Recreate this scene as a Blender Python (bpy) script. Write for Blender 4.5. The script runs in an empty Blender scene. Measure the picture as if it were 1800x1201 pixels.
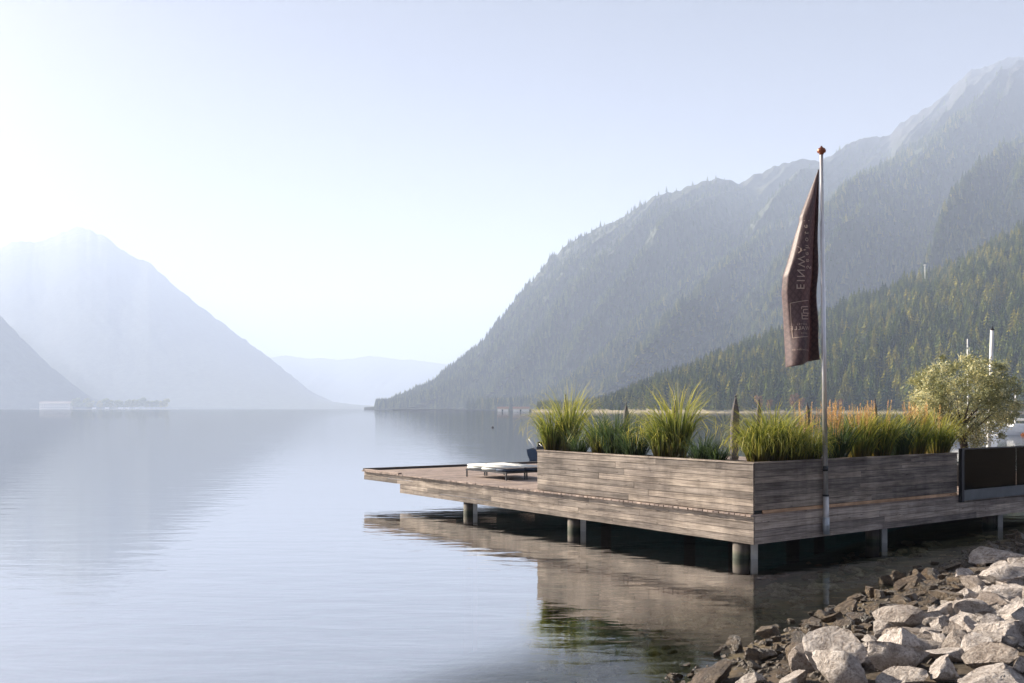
import bpy, bmesh, math, random
import numpy as np
from mathutils import Vector, Matrix, noise as mnoise

sc = bpy.context.scene
COL = sc.collection
rad = math.radians
random.seed(7)

# ---------------------------------------------------------------- camera, sky, sun, exposure
F = 1700.0            # focal length in photo pixels (photo 1800 wide)
H = 3.0               # eye height above the lake
HZ = 718.0            # horizon row
cam_d = bpy.data.cameras.new("camera")
cam_d.sensor_width = 36.0
cam_d.lens = 36.0 * F / 1800.0
cam_d.shift_y = (HZ - 600.5) / 1800.0
cam_d.clip_start = 0.1
cam_d.clip_end = 60000
cam = bpy.data.objects.new("camera", cam_d)
COL.objects.link(cam)
cam.location = (0, 0, H)
cam.rotation_euler = (rad(90), 0, 0)
sc.camera = cam

SUN_AZ = 57.0         # degrees left of the view direction
SUN_EL = 25.0
w = bpy.data.worlds.new("World")
sc.world = w
w.use_nodes = True
nt = w.node_tree
bg = nt.nodes["Background"]
sky = nt.nodes.new("ShaderNodeTexSky")
sky.sky_type = 'NISHITA'
sky.sun_disc = False
sky.sun_elevation = rad(SUN_EL)
sky.sun_rotation = rad(-SUN_AZ)
sky.air_density = 0.11
sky.dust_density = 1.5
sky.ozone_density = 1.0
sky.altitude = 900
warm = nt.nodes.new("ShaderNodeMix"); warm.data_type = 'RGBA'; warm.blend_type = 'MULTIPLY'
warm.inputs[0].default_value = 1.0; warm.inputs[7].default_value = (1.02, 1.0, 0.96, 1)     # warm morning white balance
nt.links.new(sky.outputs[0], warm.inputs[6])
nt.links.new(warm.outputs[2], bg.inputs[0])
bg.inputs[1].default_value = 0.05

sl = bpy.data.lights.new("sun", 'SUN')
sl.energy = 5.0
sl.angle = rad(0.5)
sl.color = (1.0, 0.90, 0.75)
so = bpy.data.objects.new("sun", sl)
COL.objects.link(so)
S = Vector((-math.sin(rad(SUN_AZ)) * math.cos(rad(SUN_EL)), math.cos(rad(SUN_AZ)) * math.cos(rad(SUN_EL)), math.sin(rad(SUN_EL))))
so.rotation_euler = S.to_track_quat('Z', 'Y').to_euler()
so.location = (-20, 10, 30)

sc.view_settings.view_transform = 'Standard'
sc.view_settings.look = 'None'
sc.view_settings.exposure = 2.15
sc.view_settings.gamma = 1.0
sc.render.engine = 'CYCLES'
sc.cycles.use_denoising = True
sc.cycles.max_bounces = 8
sc.cycles.transparent_max_bounces = 12
sc.cycles.volume_bounces = 1

# ---------------------------------------------------------------- helpers
def P(px, py, Y):
    return Vector(((px - 900) / F * Y, Y, H - (py - HZ) / F * Y))

C0 = np.array([4.725, 18.9])
DL = np.array([-0.58, 0.8146])
DR = np.array([0.8146, 0.58])
def D(a, b, z=0.0):
    q = C0 + a * DL + b * DR
    return Vector((q[0], q[1], z))
DECK_ROT = math.atan2(DR[1], DR[0])   # local x = along the b axis, local y = along the a axis
DECK_Z = 0.92

def tag(o, label=None, cat=None, group=None, kind=None):
    if label: o["label"] = label
    if cat: o["category"] = cat
    if group: o["group"] = group
    if kind: o["kind"] = kind
    return o

def empty(name, loc=(0, 0, 0), rz=0.0, label=None, cat=None, group=None):
    o = bpy.data.objects.new(name, None)
    o.empty_display_size = 0.2
    COL.objects.link(o)
    o.location = loc
    o.rotation_euler = (0, 0, rz)
    return tag(o, label, cat, group)

def link_mesh(name, me, mat, parent=None):
    if mat and not me.materials: me.materials.append(mat)
    o = bpy.data.objects.new(name, me)
    COL.objects.link(o)
    if parent: o.parent = parent
    return o

class MB:
    """collects boxes, tubes and sheets; build() links ONE mesh"""
    def __init__(s): s.v = []; s.f = []; s.uv = []; s.r = []; s.sm = []
    def quad(s, pts, uvs=None, rnd=0.5, smooth=False):
        n = len(s.v); s.v += [tuple(p) for p in pts]; s.f.append(list(range(n, n + len(pts))))
        s.uv += uvs if uvs else [(0, 0)] * len(pts); s.r.append(rnd); s.sm.append(smooth)
    def box(s, o, ax, ay, az, rnd=None):
        """corner o, edge vectors; ax is the grain direction"""
        if rnd is None: rnd = random.random()
        o, ax, ay, az = Vector(o), Vector(ax), Vector(ay), Vector(az)
        u0, v0 = random.random() * 50, random.random() * 50
        L, W, T = ax.length, ay.length, az.length
        def fc(p, e1, e2, l1, l2, du, dv):
            s.quad([p, p + e1, p + e1 + e2, p + e2], [(u0 + du, v0 + dv), (u0 + du + l1, v0 + dv), (u0 + du + l1, v0 + dv + l2), (u0 + du, v0 + dv + l2)], rnd)
        if ax.cross(ay).dot(az) < 0:
            ay, az = az, ay; W, T = T, W
        fc(o, ay, ax, W, L, 0, 0) if False else None
        # bottom, top, sides, ends
        for (p, e1, e2, l1, l2, k) in ((o + ay, ax, -ay, L, W, 0), (o + az, ax, ay, L, W, 1), (o, ax, az, L, T, 2), (o + ay + az, ax, -az, L, T, 3),
                                       (o + az, ay, -az, W * .2, T, 4), (o + ax, ay, az, W * .2, T, 5)):
            fc(p, e1, e2, l1, l2, k * 3.1, k * 1.7)
    def tube(s, pts, radii, n=10, cap=True, rnd=0.5):
        rings = []
        pts = [Vector(p) for p in pts]
        if not hasattr(radii, '__len__'): radii = [radii] * len(pts)
        prev = None
        for i, p in enumerate(pts):
            t = (pts[min(i + 1, len(pts) - 1)] - pts[max(i - 1, 0)]).normalized()
            if prev is None:
                a = t.cross(Vector((0, 1, 0.2)))
                if a.length < 1e-3: a = t.cross(Vector((1, 0, 0)))
            else: a = prev - t * prev.dot(t)
            a.normalize(); prev = a; b = t.cross(a)
            base = len(s.v)
            for k in range(n):
                an = 2 * math.pi * k / n
                s.v.append(tuple(p + (a * math.cos(an) + b * math.sin(an)) * radii[i]))
            rings.append(base)
        for i in range(len(rings) - 1):
            for k in range(n):
                k2 = (k + 1) % n
                s.f.append([rings[i] + k, rings[i] + k2, rings[i + 1] + k2, rings[i + 1] + k])
                s.uv += [(k / n, i), ((k + 1) / n, i), ((k + 1) / n, i + 1), (k / n, i + 1)]; s.r.append(rnd); s.sm.append(True)
        if cap:
            for base, rev in ((rings[0], True), (rings[-1], False)):
                idx = [base + k for k in range(n)]
                if rev: idx.reverse()
                s.f.append(idx); s.uv += [(0, 0)] * n; s.r.append(rnd); s.sm.append(False)
    def lathe(s, c, prof, n=20, rnd=0.5):
        c = Vector(c); rings = []
        for (r, z) in prof:
            base = len(s.v)
            for k in range(n):
                an = 2 * math.pi * k / n
                s.v.append((c.x + r * math.cos(an), c.y + r * math.sin(an), c.z + z))
            rings.append(base)
        for i in range(len(rings) - 1):
            for k in range(n):
                k2 = (k + 1) % n
                s.f.append([rings[i] + k, rings[i] + k2, rings[i + 1] + k2, rings[i + 1] + k])
                s.uv += [(k / n, i), ((k + 1) / n, i), ((k + 1) / n, i + 1), (k / n, i + 1)]; s.r.append(rnd); s.sm.append(True)
    def mesh(s, name):
        me = bpy.data.meshes.new(name)
        me.from_pydata(s.v, [], s.f)
        uvl = me.uv_layers.new(name="UVMap")
        uvl.data.foreach_set("uv", np.array(s.uv, dtype=np.float32).ravel())
        at = me.attributes.new("rnd", 'FLOAT', 'FACE')
        at.data.foreach_set("value", np.array(s.r, dtype=np.float32))
        me.polygons.foreach_set("use_smooth", np.array(s.sm, dtype=bool))
        me.update()
        return me
    def build(s, name, mat, parent=None, inv=None):
        me = s.mesh(name)
        o = link_mesh(name, me, mat, parent)
        if parent is not None and inv is not False:
            # geometry given in world space: bring it into the parent's space
            M = Matrix.LocRotScale(parent.location, parent.rotation_euler, parent.scale)
            me.transform(M.inverted())
        return o

def copy_tree(o, parent=None):
    c = o.copy(); COL.objects.link(c)
    if parent is not None: c.parent = parent
    for ch in list(o.children): copy_tree(ch, c)
    return c

# ---------------------------------------------------------------- materials
def mat_new(name):
    m = bpy.data.materials.new(name); m.use_nodes = True
    n = m.node_tree; n.nodes.clear()
    out = n.nodes.new("ShaderNodeOutputMaterial")
    return m, n, out
def N(n, t, **kw):
    o = n.nodes.new(t)
    for k, v in kw.items():
        if k in o.inputs: o.inputs[k].default_value = v
        else: setattr(o, k, v)
    return o
def ramp(n, fac, stops):
    r = n.nodes.new("ShaderNodeValToRGB")
    e = r.color_ramp.elements
    while len(e) < len(stops): e.new(0.5)
    for i, (p, c) in enumerate(stops):
        e[i].position = p; e[i].color = (c[0], c[1], c[2], 1)
    n.links.new(fac, r.inputs[0]); return r.outputs[0]
def mixc(n, fac, a, b, mode='MIX'):
    m = n.nodes.new("ShaderNodeMix"); m.data_type = 'RGBA'; m.blend_type = mode
    for s_, v in ((m.inputs[0], fac), (m.inputs[6], a), (m.inputs[7], b)):
        if hasattr(v, 'is_output'): n.links.new(v, s_)
        elif isinstance(v, (int, float)): s_.default_value = v
        else: s_.default_value = (v[0], v[1], v[2], 1)
    return m.outputs[2]
def noise_tex(n, vec, scale, detail=4, rough=0.55, dist=0.0):
    t = N(n, "ShaderNodeTexNoise"); t.inputs["Scale"].default_value = scale; t.inputs["Detail"].default_value = detail
    t.inputs["Roughness"].default_value = rough; t.inputs["Distortion"].default_value = dist
    if vec is not None: n.links.new(vec, t.inputs["Vector"])
    return t.outputs["Fac"]
def mapping(n, vec, scale=(1, 1, 1), rot=(0, 0, 0)):
    m = n.nodes.new("ShaderNodeMapping"); m.inputs["Scale"].default_value = scale; m.inputs["Rotation"].default_value = rot
    n.links.new(vec, m.inputs["Vector"]); return m.outputs[0]
def math_n(n, op, a, b=0.0):
    m = n.nodes.new("ShaderNodeMath"); m.operation = op
    for i, v in enumerate((a, b)):
        if hasattr(v, 'is_output'): n.links.new(v, m.inputs[i])
        else: m.inputs[i].default_value = v
    return m.outputs[0]
def bump(n, h, strength=0.5, dist=0.01):
    b = n.nodes.new("ShaderNodeBump"); b.inputs["Strength"].default_value = strength; b.inputs["Distance"].default_value = dist
    n.links.new(h, b.inputs["Height"]); return b.outputs[0]
def principled(n, out, col, rough=0.6, metal=0.0, normal=None, spec=0.5):
    p = n.nodes.new("ShaderNodeBsdfPrincipled")
    for k, v in (("Base Color", col), ("Roughness", rough), ("Metallic", metal), ("Specular IOR Level", spec)):
        if hasattr(v, 'is_output'): n.links.new(v, p.inputs[k])
        elif k == "Base Color": p.inputs[k].default_value = (v[0], v[1], v[2], 1)
        else: p.inputs[k].default_value = v
    if normal: n.links.new(normal, p.inputs["Normal"])
    n.links.new(p.outputs[0], out.inputs[0]); return p

def simple(name, col, rough=0.6, metal=0.0, var=0.25, scale=8.0, bmp=0.0):
    m, n, out = mat_new(name)
    tc = N(n, "ShaderNodeTexCoord")
    f = noise_tex(n, tc.outputs["Object"], scale, 5)
    c = ramp(n, f, [(0.3, [x * (1 - var) for x in col]), (0.7, [min(1, x * (1 + var)) for x in col])])
    nr = bump(n, f, bmp, 0.02) if bmp else None
    principled(n, out, c, rough, metal, nr)
    return m

def wood_mat(name, dark, mid, light, stain=0.5):
    m, n, out = mat_new(name)
    uv = N(n, "ShaderNodeUVMap").outputs[0]
    at = N(n, "ShaderNodeAttribute", attribute_name="rnd").outputs["Fac"]
    g = noise_tex(n, mapping(n, uv, (0.9, 38, 1)), 1.0, 6, 0.65, 0.6)
    g2 = noise_tex(n, mapping(n, uv, (3.0, 130, 1)), 1.0, 3, 0.6)
    blot = noise_tex(n, mapping(n, uv, (0.7, 4.0, 1)), 1.3, 5, 0.6)
    geo = N(n, "ShaderNodeTexCoord").outputs["Object"]
    big = noise_tex(n, mapping(n, geo, (1, 1, 1.4)), 0.9, 6, 0.6, 0.4)
    c = ramp(n, g, [(0.28, dark), (0.5, mid), (0.74, light)])
    fine = ramp(n, g2, [(0.32, (0.55, 0.53, 0.52)), (0.55, (1, 1, 1))])
    c = mixc(n, 0.7, c, fine, 'MULTIPLY')
    tone = ramp(n, at, [(0.0, (0.60, 0.59, 0.60)), (0.5, (0.92, 0.90, 0.89)), (1.0, (1.16, 1.12, 1.07))])
    c = mixc(n, 1.0, c, tone, 'MULTIPLY')
    st = ramp(n, blot, [(0.36, (0.42, 0.40, 0.39)), (0.56, (1, 1, 1))])
    c = mixc(n, stain, c, st, 'MULTIPLY')
    st2 = ramp(n, big, [(0.36, (0.55, 0.53, 0.54)), (0.6, (1.05, 1.03, 1.0))])
    c = mixc(n, stain, c, st2, 'MULTIPLY')
    drip = noise_tex(n, mapping(n, geo, (3.0, 3.0, 0.6)), 1.0, 5, 0.65)
    c = mixc(n, 0.35, c, ramp(n, drip, [(0.38, (0.50, 0.47, 0.45)), (0.55, (1.02, 1.0, 0.98))]), 'MULTIPLY')
    # knots
    vo = N(n, "ShaderNodeTexVoronoi"); vo.inputs["Scale"].default_value = 1.0
    n.links.new(mapping(n, uv, (2.2, 9.0, 1)), vo.inputs["Vector"])
    kn = ramp(n, vo.outputs["Distance"], [(0.05, (0.3, 0.27, 0.26)), (0.13, (1, 1, 1))])
    c = mixc(n, 0.8, c, kn, 'MULTIPLY')
    principled(n, out, c, 0.78, 0, bump(n, g, 0.5, 0.004), 0.25)
    return m

M = {}
M['wood'] = wood_mat("weathered_wood", (0.13, 0.112, 0.10), (0.37, 0.322, 0.28), (0.56, 0.495, 0.435), 0.85)
M['deckwood'] = wood_mat("deck_wood", (0.22, 0.17, 0.15), (0.42, 0.34, 0.30), (0.56, 0.47, 0.42), 0.35)
M['litwood'] = wood_mat("bounce_lit_wood", (0.22, 0.19, 0.17), (0.52, 0.45, 0.40), (0.70, 0.62, 0.55), 0.6)  # paler wood colour stands in for light bounced onto the short fascia
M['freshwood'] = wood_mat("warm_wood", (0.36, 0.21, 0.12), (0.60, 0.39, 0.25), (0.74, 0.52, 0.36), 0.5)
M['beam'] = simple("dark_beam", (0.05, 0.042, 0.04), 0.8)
M['pile'] = simple("pile_concrete", (0.075, 0.063, 0.055), 0.75, 0, 0.3, 5, 0.3)
def pile_mat():
    m, n, out = mat_new("pile_with_tide_mark")
    tc = N(n, "ShaderNodeTexCoord").outputs["Object"]
    sz = n.nodes.new("ShaderNodeSeparateXYZ"); n.links.new(tc, sz.inputs[0])
    a = noise_tex(n, tc, 6.0, 5)
    h = math_n(n, 'ADD', sz.outputs[2], math_n(n, 'MULTIPLY', math_n(n, 'SUBTRACT', a, .5), .16))
    c = ramp(n, h, [(0.06, (0.022, 0.030, 0.016)), (0.12, (0.075, 0.07, 0.045)), (0.17, (0.10, 0.085, 0.072)), (0.4, (0.085, 0.072, 0.062))])
    st = ramp(n, noise_tex(n, mapping(n, tc, (14, 14, 1.2)), 1.0, 5), [(0.35, (0.55, 0.5, 0.46)), (0.6, (1.15, 1.1, 1.05))])
    principled(n, out, mixc(n, .8, c, st, 'MULTIPLY'), .8, 0, bump(n, a, .4, .02)); return m
M['pile'] = pile_mat()
M['steel'] = simple("pile_steel", (0.36, 0.35, 0.33), 0.45, 0.4, 0.2, 4)
M['soil'] = simple("soil", (0.05, 0.038, 0.028), 0.95, 0, 0.4, 20, 0.6)
M['alu'] = simple("aluminium", (0.72, 0.70, 0.70), 0.35, 0.75, 0.08, 3)
M['sleeve'] = simple("galvanised_sleeve", (0.52, 0.50, 0.49), 0.45, 0.5, 0.15, 5)
M['darkmetal'] = simple("dark_metal", (0.03, 0.03, 0.035), 0.45, 0.3, 0.2, 6)
M['greymetal'] = simple("brushed_grey_metal", (0.42, 0.45, 0.48), 0.4, 0.5, 0.12, 3)
M['shoe'] = simple("slate_metal", (0.13, 0.14, 0.15), 0.5, 0.3, 0.15, 3)
M['copper'] = simple("copper_finial", (0.22, 0.07, 0.035), 0.35, 0.6, 0.3, 9)
M['parasol'] = simple("parasol_cloth", (0.10, 0.088, 0.088), 0.9, 0, 0.25, 5, 0.2)
M['whitecloth'] = simple("white_cloth", (0.80, 0.78, 0.73), 0.85, 0, 0.06, 5, 0.1)
M['palecloth'] = simple("pale_cloth", (0.55, 0.58, 0.56), 0.85, 0, 0.2, 14)
M['navycloth'] = simple("navy_cloth", (0.025, 0.045, 0.085), 0.8, 0, 0.2, 8)
M['boatblue'] = simple("boat_blue", (0.015, 0.035, 0.075), 0.3, 0, 0.15, 3)
M['white'] = simple("white_paint", (0.80, 0.80, 0.79), 0.4, 0, 0.05, 2)
M['whitepole'] = simple("white_pole", (0.78, 0.76, 0.72), 0.5, 0, 0.06, 2)
M['orange'] = simple("orange_plastic", (0.75, 0.22, 0.05), 0.4, 0, 0.08, 3)
M['rubber'] = simple("black_rubber", (0.02, 0.02, 0.022), 0.7)
M['roof'] = simple("roof_tile", (0.22, 0.16, 0.14), 0.8)
M['plaster'] = simple("white_plaster", (0.82, 0.80, 0.76), 0.9, 0, 0.04, 0.5)
M['window'] = simple("window_glass", (0.05, 0.06, 0.07), 0.1)
M['trunk'] = simple("bark", (0.07, 0.052, 0.042), 0.95, 0, 0.4, 9, 0.6)

def grass_mat(name, c0, c1, c2, transl=0.5):
    """blade colour from root (uv.v=0) to tip; some of the light comes through the blade"""
    m, n, out = mat_new(name)
    uv = N(n, "ShaderNodeUVMap").outputs[0]
    sx = n.nodes.new("ShaderNodeSeparateXYZ"); n.links.new(uv, sx.inputs[0])
    c = ramp(n, sx.outputs[1], [(0.0, c0), (0.45, c1), (1.0, c2)])
    at = N(n, "ShaderNodeAttribute", attribute_name="rnd").outputs["Fac"]
    tone = ramp(n, at, [(0.0, (0.38, 0.45, 0.42)), (0.55, (1, 1, 1)), (1.0, (1.45, 1.28, 0.95))])
    c = mixc(n, 1.0, c, tone, 'MULTIPLY')
    d = N(n, "ShaderNodeBsdfPrincipled"); d.inputs["Roughness"].default_value = 0.5; d.inputs["Specular IOR Level"].default_value = 0.3
    t = N(n, "ShaderNodeBsdfTranslucent")
    n.links.new(c, d.inputs["Base Color"]); n.links.new(c, t.inputs["Color"])
    mx = N(n, "ShaderNodeMixShader"); mx.inputs[0].default_value = transl
    n.links.new(d.outputs[0], mx.inputs[1]); n.links.new(t.outputs[0], mx.inputs[2]); n.links.new(mx.outputs[0], out.inputs[0])
    return m
M['grass'] = grass_mat("grass_blades", (0.17, 0.115, 0.04), (0.11, 0.155, 0.028), (0.52, 0.48, 0.10))  # brown root is its own; darker middle and bright tip paint in tip-lit blades
M['grassdark'] = grass_mat("dark_grass_blades", (0.05, 0.06, 0.03), (0.04, 0.075, 0.03), (0.11, 0.15, 0.05))
M['plume'] = grass_mat("feather_grass_plumes", (0.30, 0.22, 0.08), (0.52, 0.35, 0.16), (0.78, 0.54, 0.29))
M['olive'] = grass_mat("olive_leaves", (0.22, 0.23, 0.11), (0.38, 0.38, 0.20), (0.68, 0.65, 0.42), 0.3)

def tree_mat(name, a, b, transl=0.25):
    m, n, out = mat_new(name)
    oi = N(n, "ShaderNodeObjectInfo")
    c = ramp(n, oi.outputs["Random"], [(0.0, a), (0.55, [(x + y) / 2 for x, y in zip(a, b)]), (1.0, b)])
    at = N(n, "ShaderNodeAttribute", attribute_name="rnd").outputs["Fac"]
    tone = ramp(n, at, [(0.0, (0.6, 0.62, 0.65)), (1.0, (1.35, 1.3, 1.15))])
    c = mixc(n, 1.0, c, tone, 'MULTIPLY')
    d = N(n, "ShaderNodeBsdfDiffuse"); t = N(n, "ShaderNodeBsdfTranslucent")
    n.links.new(c, d.inputs["Color"]); n.links.new(c, t.inputs["Color"])
    mx = N(n, "ShaderNodeMixShader"); mx.inputs[0].default_value = transl
    n.links.new(d.outputs[0], mx.inputs[1]); n.links.new(t.outputs[0], mx.inputs[2]); n.links.new(mx.outputs[0], out.inputs[0])
    return m
M['spruce'] = tree_mat("spruce_needles", (0.026, 0.054, 0.020), (0.14, 0.17, 0.034))
M['larch'] = tree_mat("larch_needles", (0.14, 0.16, 0.03), (0.28, 0.25, 0.045))
M['broadleaf'] = tree_mat("broad_leaves", (0.11, 0.15, 0.032), (0.30, 0.28, 0.055))
M['autumn'] = tree_mat("reddish_leaves", (0.16, 0.085, 0.035), (0.22, 0.13, 0.05))

def rock_mat(name, dark, mid, light, wet=False):
    m, n, out = mat_new(name)
    tc = N(n, "ShaderNodeTexCoord").outputs["Object"]
    oi = N(n, "ShaderNodeObjectInfo").outputs["Random"]
    a = noise_tex(n, tc, 2.0, 8, 0.65, 0.3)
    b = noise_tex(n, tc, 9.0, 8, 0.7)
    c = ramp(n, a, [(0.3, dark), (0.48, mid), (0.7, light)])
    sp = ramp(n, b, [(0.36, (0.42, 0.37, 0.33)), (0.54, (1, 1, 1))])
    c = mixc(n, 0.75, c, sp, 'MULTIPLY')
    tone = ramp(n, oi, [(0.0, (0.62, 0.56, 0.51)), (0.3, (0.95, 0.92, 0.89)), (1.0, (1.15, 1.12, 1.1))])
    c = mixc(n, 1.0, c, tone, 'MULTIPLY')
    h = math_n(n, 'ADD', a, math_n(n, 'MULTIPLY', b, 0.5))
    principled(n, out, c, 0.35 if wet else 0.85, 0, bump(n, h, 1.0, 0.12), 0.5 if wet else 0.3)
    return m
M['rock'] = rock_mat("limestone", (0.25, 0.215, 0.19), (0.56, 0.51, 0.475), (0.74, 0.70, 0.67))
M['wetrock'] = rock_mat("wet_brown_rock", (0.05, 0.036, 0.025), (0.15, 0.11, 0.072), (0.30, 0.23, 0.155), True)
M['subrock'] = rock_mat("algae_stone", (0.26, 0.20, 0.12), (0.55, 0.44, 0.28), (0.78, 0.66, 0.46))

# ---------------------------------------------------------------- numpy noise
_rs = np.random.RandomState(3)
_perm = _rs.permutation(512)
_val = _rs.rand(512)
def vnoise(x, y):
    xi = np.floor(x).astype(int); yi = np.floor(y).astype(int)
    fx = x - xi; fy = y - yi
    fx = fx * fx * (3 - 2 * fx); fy = fy * fy * (3 - 2 * fy)
    def h(i, j): return _val[_perm[(_perm[i & 511] + j) & 511]]
    return (h(xi, yi) * (1 - fx) + h(xi + 1, yi) * fx) * (1 - fy) + (h(xi, yi + 1) * (1 - fx) + h(xi + 1, yi + 1) * fx) * fy
def fbm(x, y, o=5, g=0.5):
    s = 0; a = 1; t = 0
    for i in range(o):
        s = s + a * vnoise(x * 2 ** i + 17.3 * i, y * 2 ** i + 5.1 * i); t += a; a *= g
    return s / t - 0.5
def ridged(x, y, o=4):
    s = 0; a = 1; t = 0
    for i in range(o):
        s = s + a * (1 - np.abs(2 * vnoise(x * 2 ** i + 9.7 * i, y * 2 ** i + 3.3 * i) - 1)); t += a; a *= 0.5
    return s / t - 0.5

# ---------------------------------------------------------------- ground (shore + lake bed), water
def shore_d(x, y):          # distance inland from the waterline
    return (x - 1.93) * 0.77 - (y - 10.6) * 0.64
def ground_z(x, y):
    x = np.asarray(x, float); y = np.asarray(y, float)
    d = shore_d(x, y) + 0.9 * fbm(x * 0.35, y * 0.35, 3)
    land = 1.5 * (1 - np.exp(-np.maximum(d, 0) * 0.18))
    dd = np.maximum(-d, 0)
    sea = -np.minimum(0.09 * dd + 0.022 * dd ** 2, 4.0)
    return np.where(d > 0, land, sea) + 0.05 * fbm(x * 1.7, y * 1.7, 3)
def axis(lo, hi, dlo, dhi, st):
    core = list(np.arange(dlo, dhi + st / 2, st))
    s = st; a = core[0]; b = core[-1]; L = []; R = []
    while a > lo: s *= 1.35; a -= s; L.append(a)
    s = st
    while b < hi: s *= 1.35; b += s; R.append(b)
    return np.array(L[::-1] + core + R)
def grid_mesh(name, X, Y, Z):
    ny, nx = X.shape
    me = bpy.data.meshes.new(name)
    v = np.stack([X, Y, Z], -1).reshape(-1, 3)
    i = np.arange(ny * nx).reshape(ny, nx)
    f = np.stack([i[:-1, :-1], i[:-1, 1:], i[1:, 1:], i[1:, :-1]], -1).reshape(-1, 4)
    me.vertices.add(len(v)); me.vertices.foreach_set("co", v.ravel().astype(np.float32))
    me.loops.add(f.size); me.loops.foreach_set("vertex_index", f.ravel().astype(np.int32))
    me.polygons.add(len(f)); me.polygons.foreach_set("loop_start", (np.arange(len(f)) * 4).astype(np.int32))
    me.polygons.foreach_set("use_smooth", np.ones(len(f), bool))
    me.update(); me.validate()
    return me
gx = axis(-8000, 8000, -14, 26, 0.3); gy = axis(-900, 11000, -2, 34, 0.3)
GX, GY = np.meshgrid(gx, gy)
m, n, out = mat_new("lake_bed_and_bank")
tc = N(n, "ShaderNodeTexCoord").outputs["Object"]
sz = n.nodes.new("ShaderNodeSeparateXYZ"); n.links.new(tc, sz.inputs[0])
pz = math_n(n, 'DIVIDE', math_n(n, 'ADD', sz.outputs[2], 4.0), 6.0)      # -4..2 m
soilc = ramp(n, pz, [(0.0, (0.030, 0.17, 0.165)), (0.42, (0.055, 0.20, 0.165)), (0.58, (0.15, 0.16, 0.085)), (0.655, (0.17, 0.13, 0.075)), (0.69, (0.06, 0.046, 0.034)), (1.0, (0.13, 0.105, 0.08))])
nz = noise_tex(n, tc, 1.3, 6)
nz2 = noise_tex(n, tc, 7.0, 5)
vr = ramp(n, nz, [(0.3, (0.55, 0.6, 0.6)), (0.7, (1.3, 1.25, 1.2))])
vr2 = ramp(n, nz2, [(0.35, (0.55, 0.55, 0.55)), (0.6, (1.15, 1.12, 1.1))])
c = mixc(n, 1.0, soilc, vr, 'MULTIPLY'); c = mixc(n, 0.7, c, vr2, 'MULTIPLY')
principled(n, out, c, 0.9, 0, bump(n, nz2, 0.8, 0.05), 0.2)
M['ground'] = m
g = link_mesh("ground", grid_mesh("ground", GX, GY, ground_z(GX, GY)), M['ground'])
tag(g, kind="structure")

m, n, out = mat_new("lake_water")
tc = N(n, "ShaderNodeTexCoord").outputs["Object"]
w1 = noise_tex(n, mapping(n, tc, (0.55, 1.5, 1), (0, 0, rad(10))), 1.0, 3, 0.5, 0.3)
w2 = noise_tex(n, mapping(n, tc, (2.2, 7.0, 1), (0, 0, rad(-8))), 1.0, 3, 0.55, 0.4)
w3 = noise_tex(n, mapping(n, tc, (0.03, 0.12, 1), (0, 0, rad(4))), 1.0, 4, 0.55, 0.5)
patch = ramp(n, w3, [(0.42, (0.15, 0.15, 0.15)), (0.62, (1, 1, 1))])
hgt = math_n(n, 'ADD', math_n(n, 'MULTIPLY', w1, 0.9), math_n(n, 'MULTIPLY', math_n(n, 'MULTIPLY', w2, 0.20), patch))
nb = bump(n, hgt, 1.0, 0.013)
sp = n.nodes.new("ShaderNodeSeparateXYZ"); n.links.new(tc, sp.inputs[0])
dsh = math_n(n, 'SUBTRACT', math_n(n, 'MULTIPLY', sp.outputs[0], .77), math_n(n, 'MULTIPLY', sp.outputs[1], .64))      # -5.3 at the waterline, lower offshore
mr = n.nodes.new("ShaderNodeMapRange"); mr.interpolation_type = 'SMOOTHSTEP'; n.links.new(dsh, mr.inputs[0])
for q_, v_ in ((1, -8.3), (2, -6.2), (3, .19), (4, 1.0)): mr.inputs[q_].default_value = v_
clear = mr.outputs[0]           # silty open lake mirrors more, the shallows are clear
fr = N(n, "ShaderNodeFresnel"); fr.inputs["IOR"].default_value = 1.333; n.links.new(nb, fr.inputs["Normal"])
gl = N(n, "ShaderNodeBsdfGlossy"); gl.inputs["Roughness"].default_value = 0.03; n.links.new(nb, gl.inputs["Normal"])
tr = N(n, "ShaderNodeBsdfTransparent"); tr.inputs["Color"].default_value = (0.90, 0.98, 0.94, 1)
mx = N(n, "ShaderNodeMixShader"); n.links.new(math_n(n, "POWER", fr.outputs[0], clear), mx.inputs[0]); n.links.new(tr.outputs[0], mx.inputs[1]); n.links.new(gl.outputs[0], mx.inputs[2])
n.links.new(mx.outputs[0], out.inputs[0])
M['water'] = m
wx = axis(-7500, 7500, -40, 40, 20); wy = axis(-400, 10500, 0, 60, 20)
WX, WY = np.meshgrid(wx, wy)
wa = link_mesh("water", grid_mesh("water", WX, WY, WX * 0), M['water'])
tag(wa, kind="structure")

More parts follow.
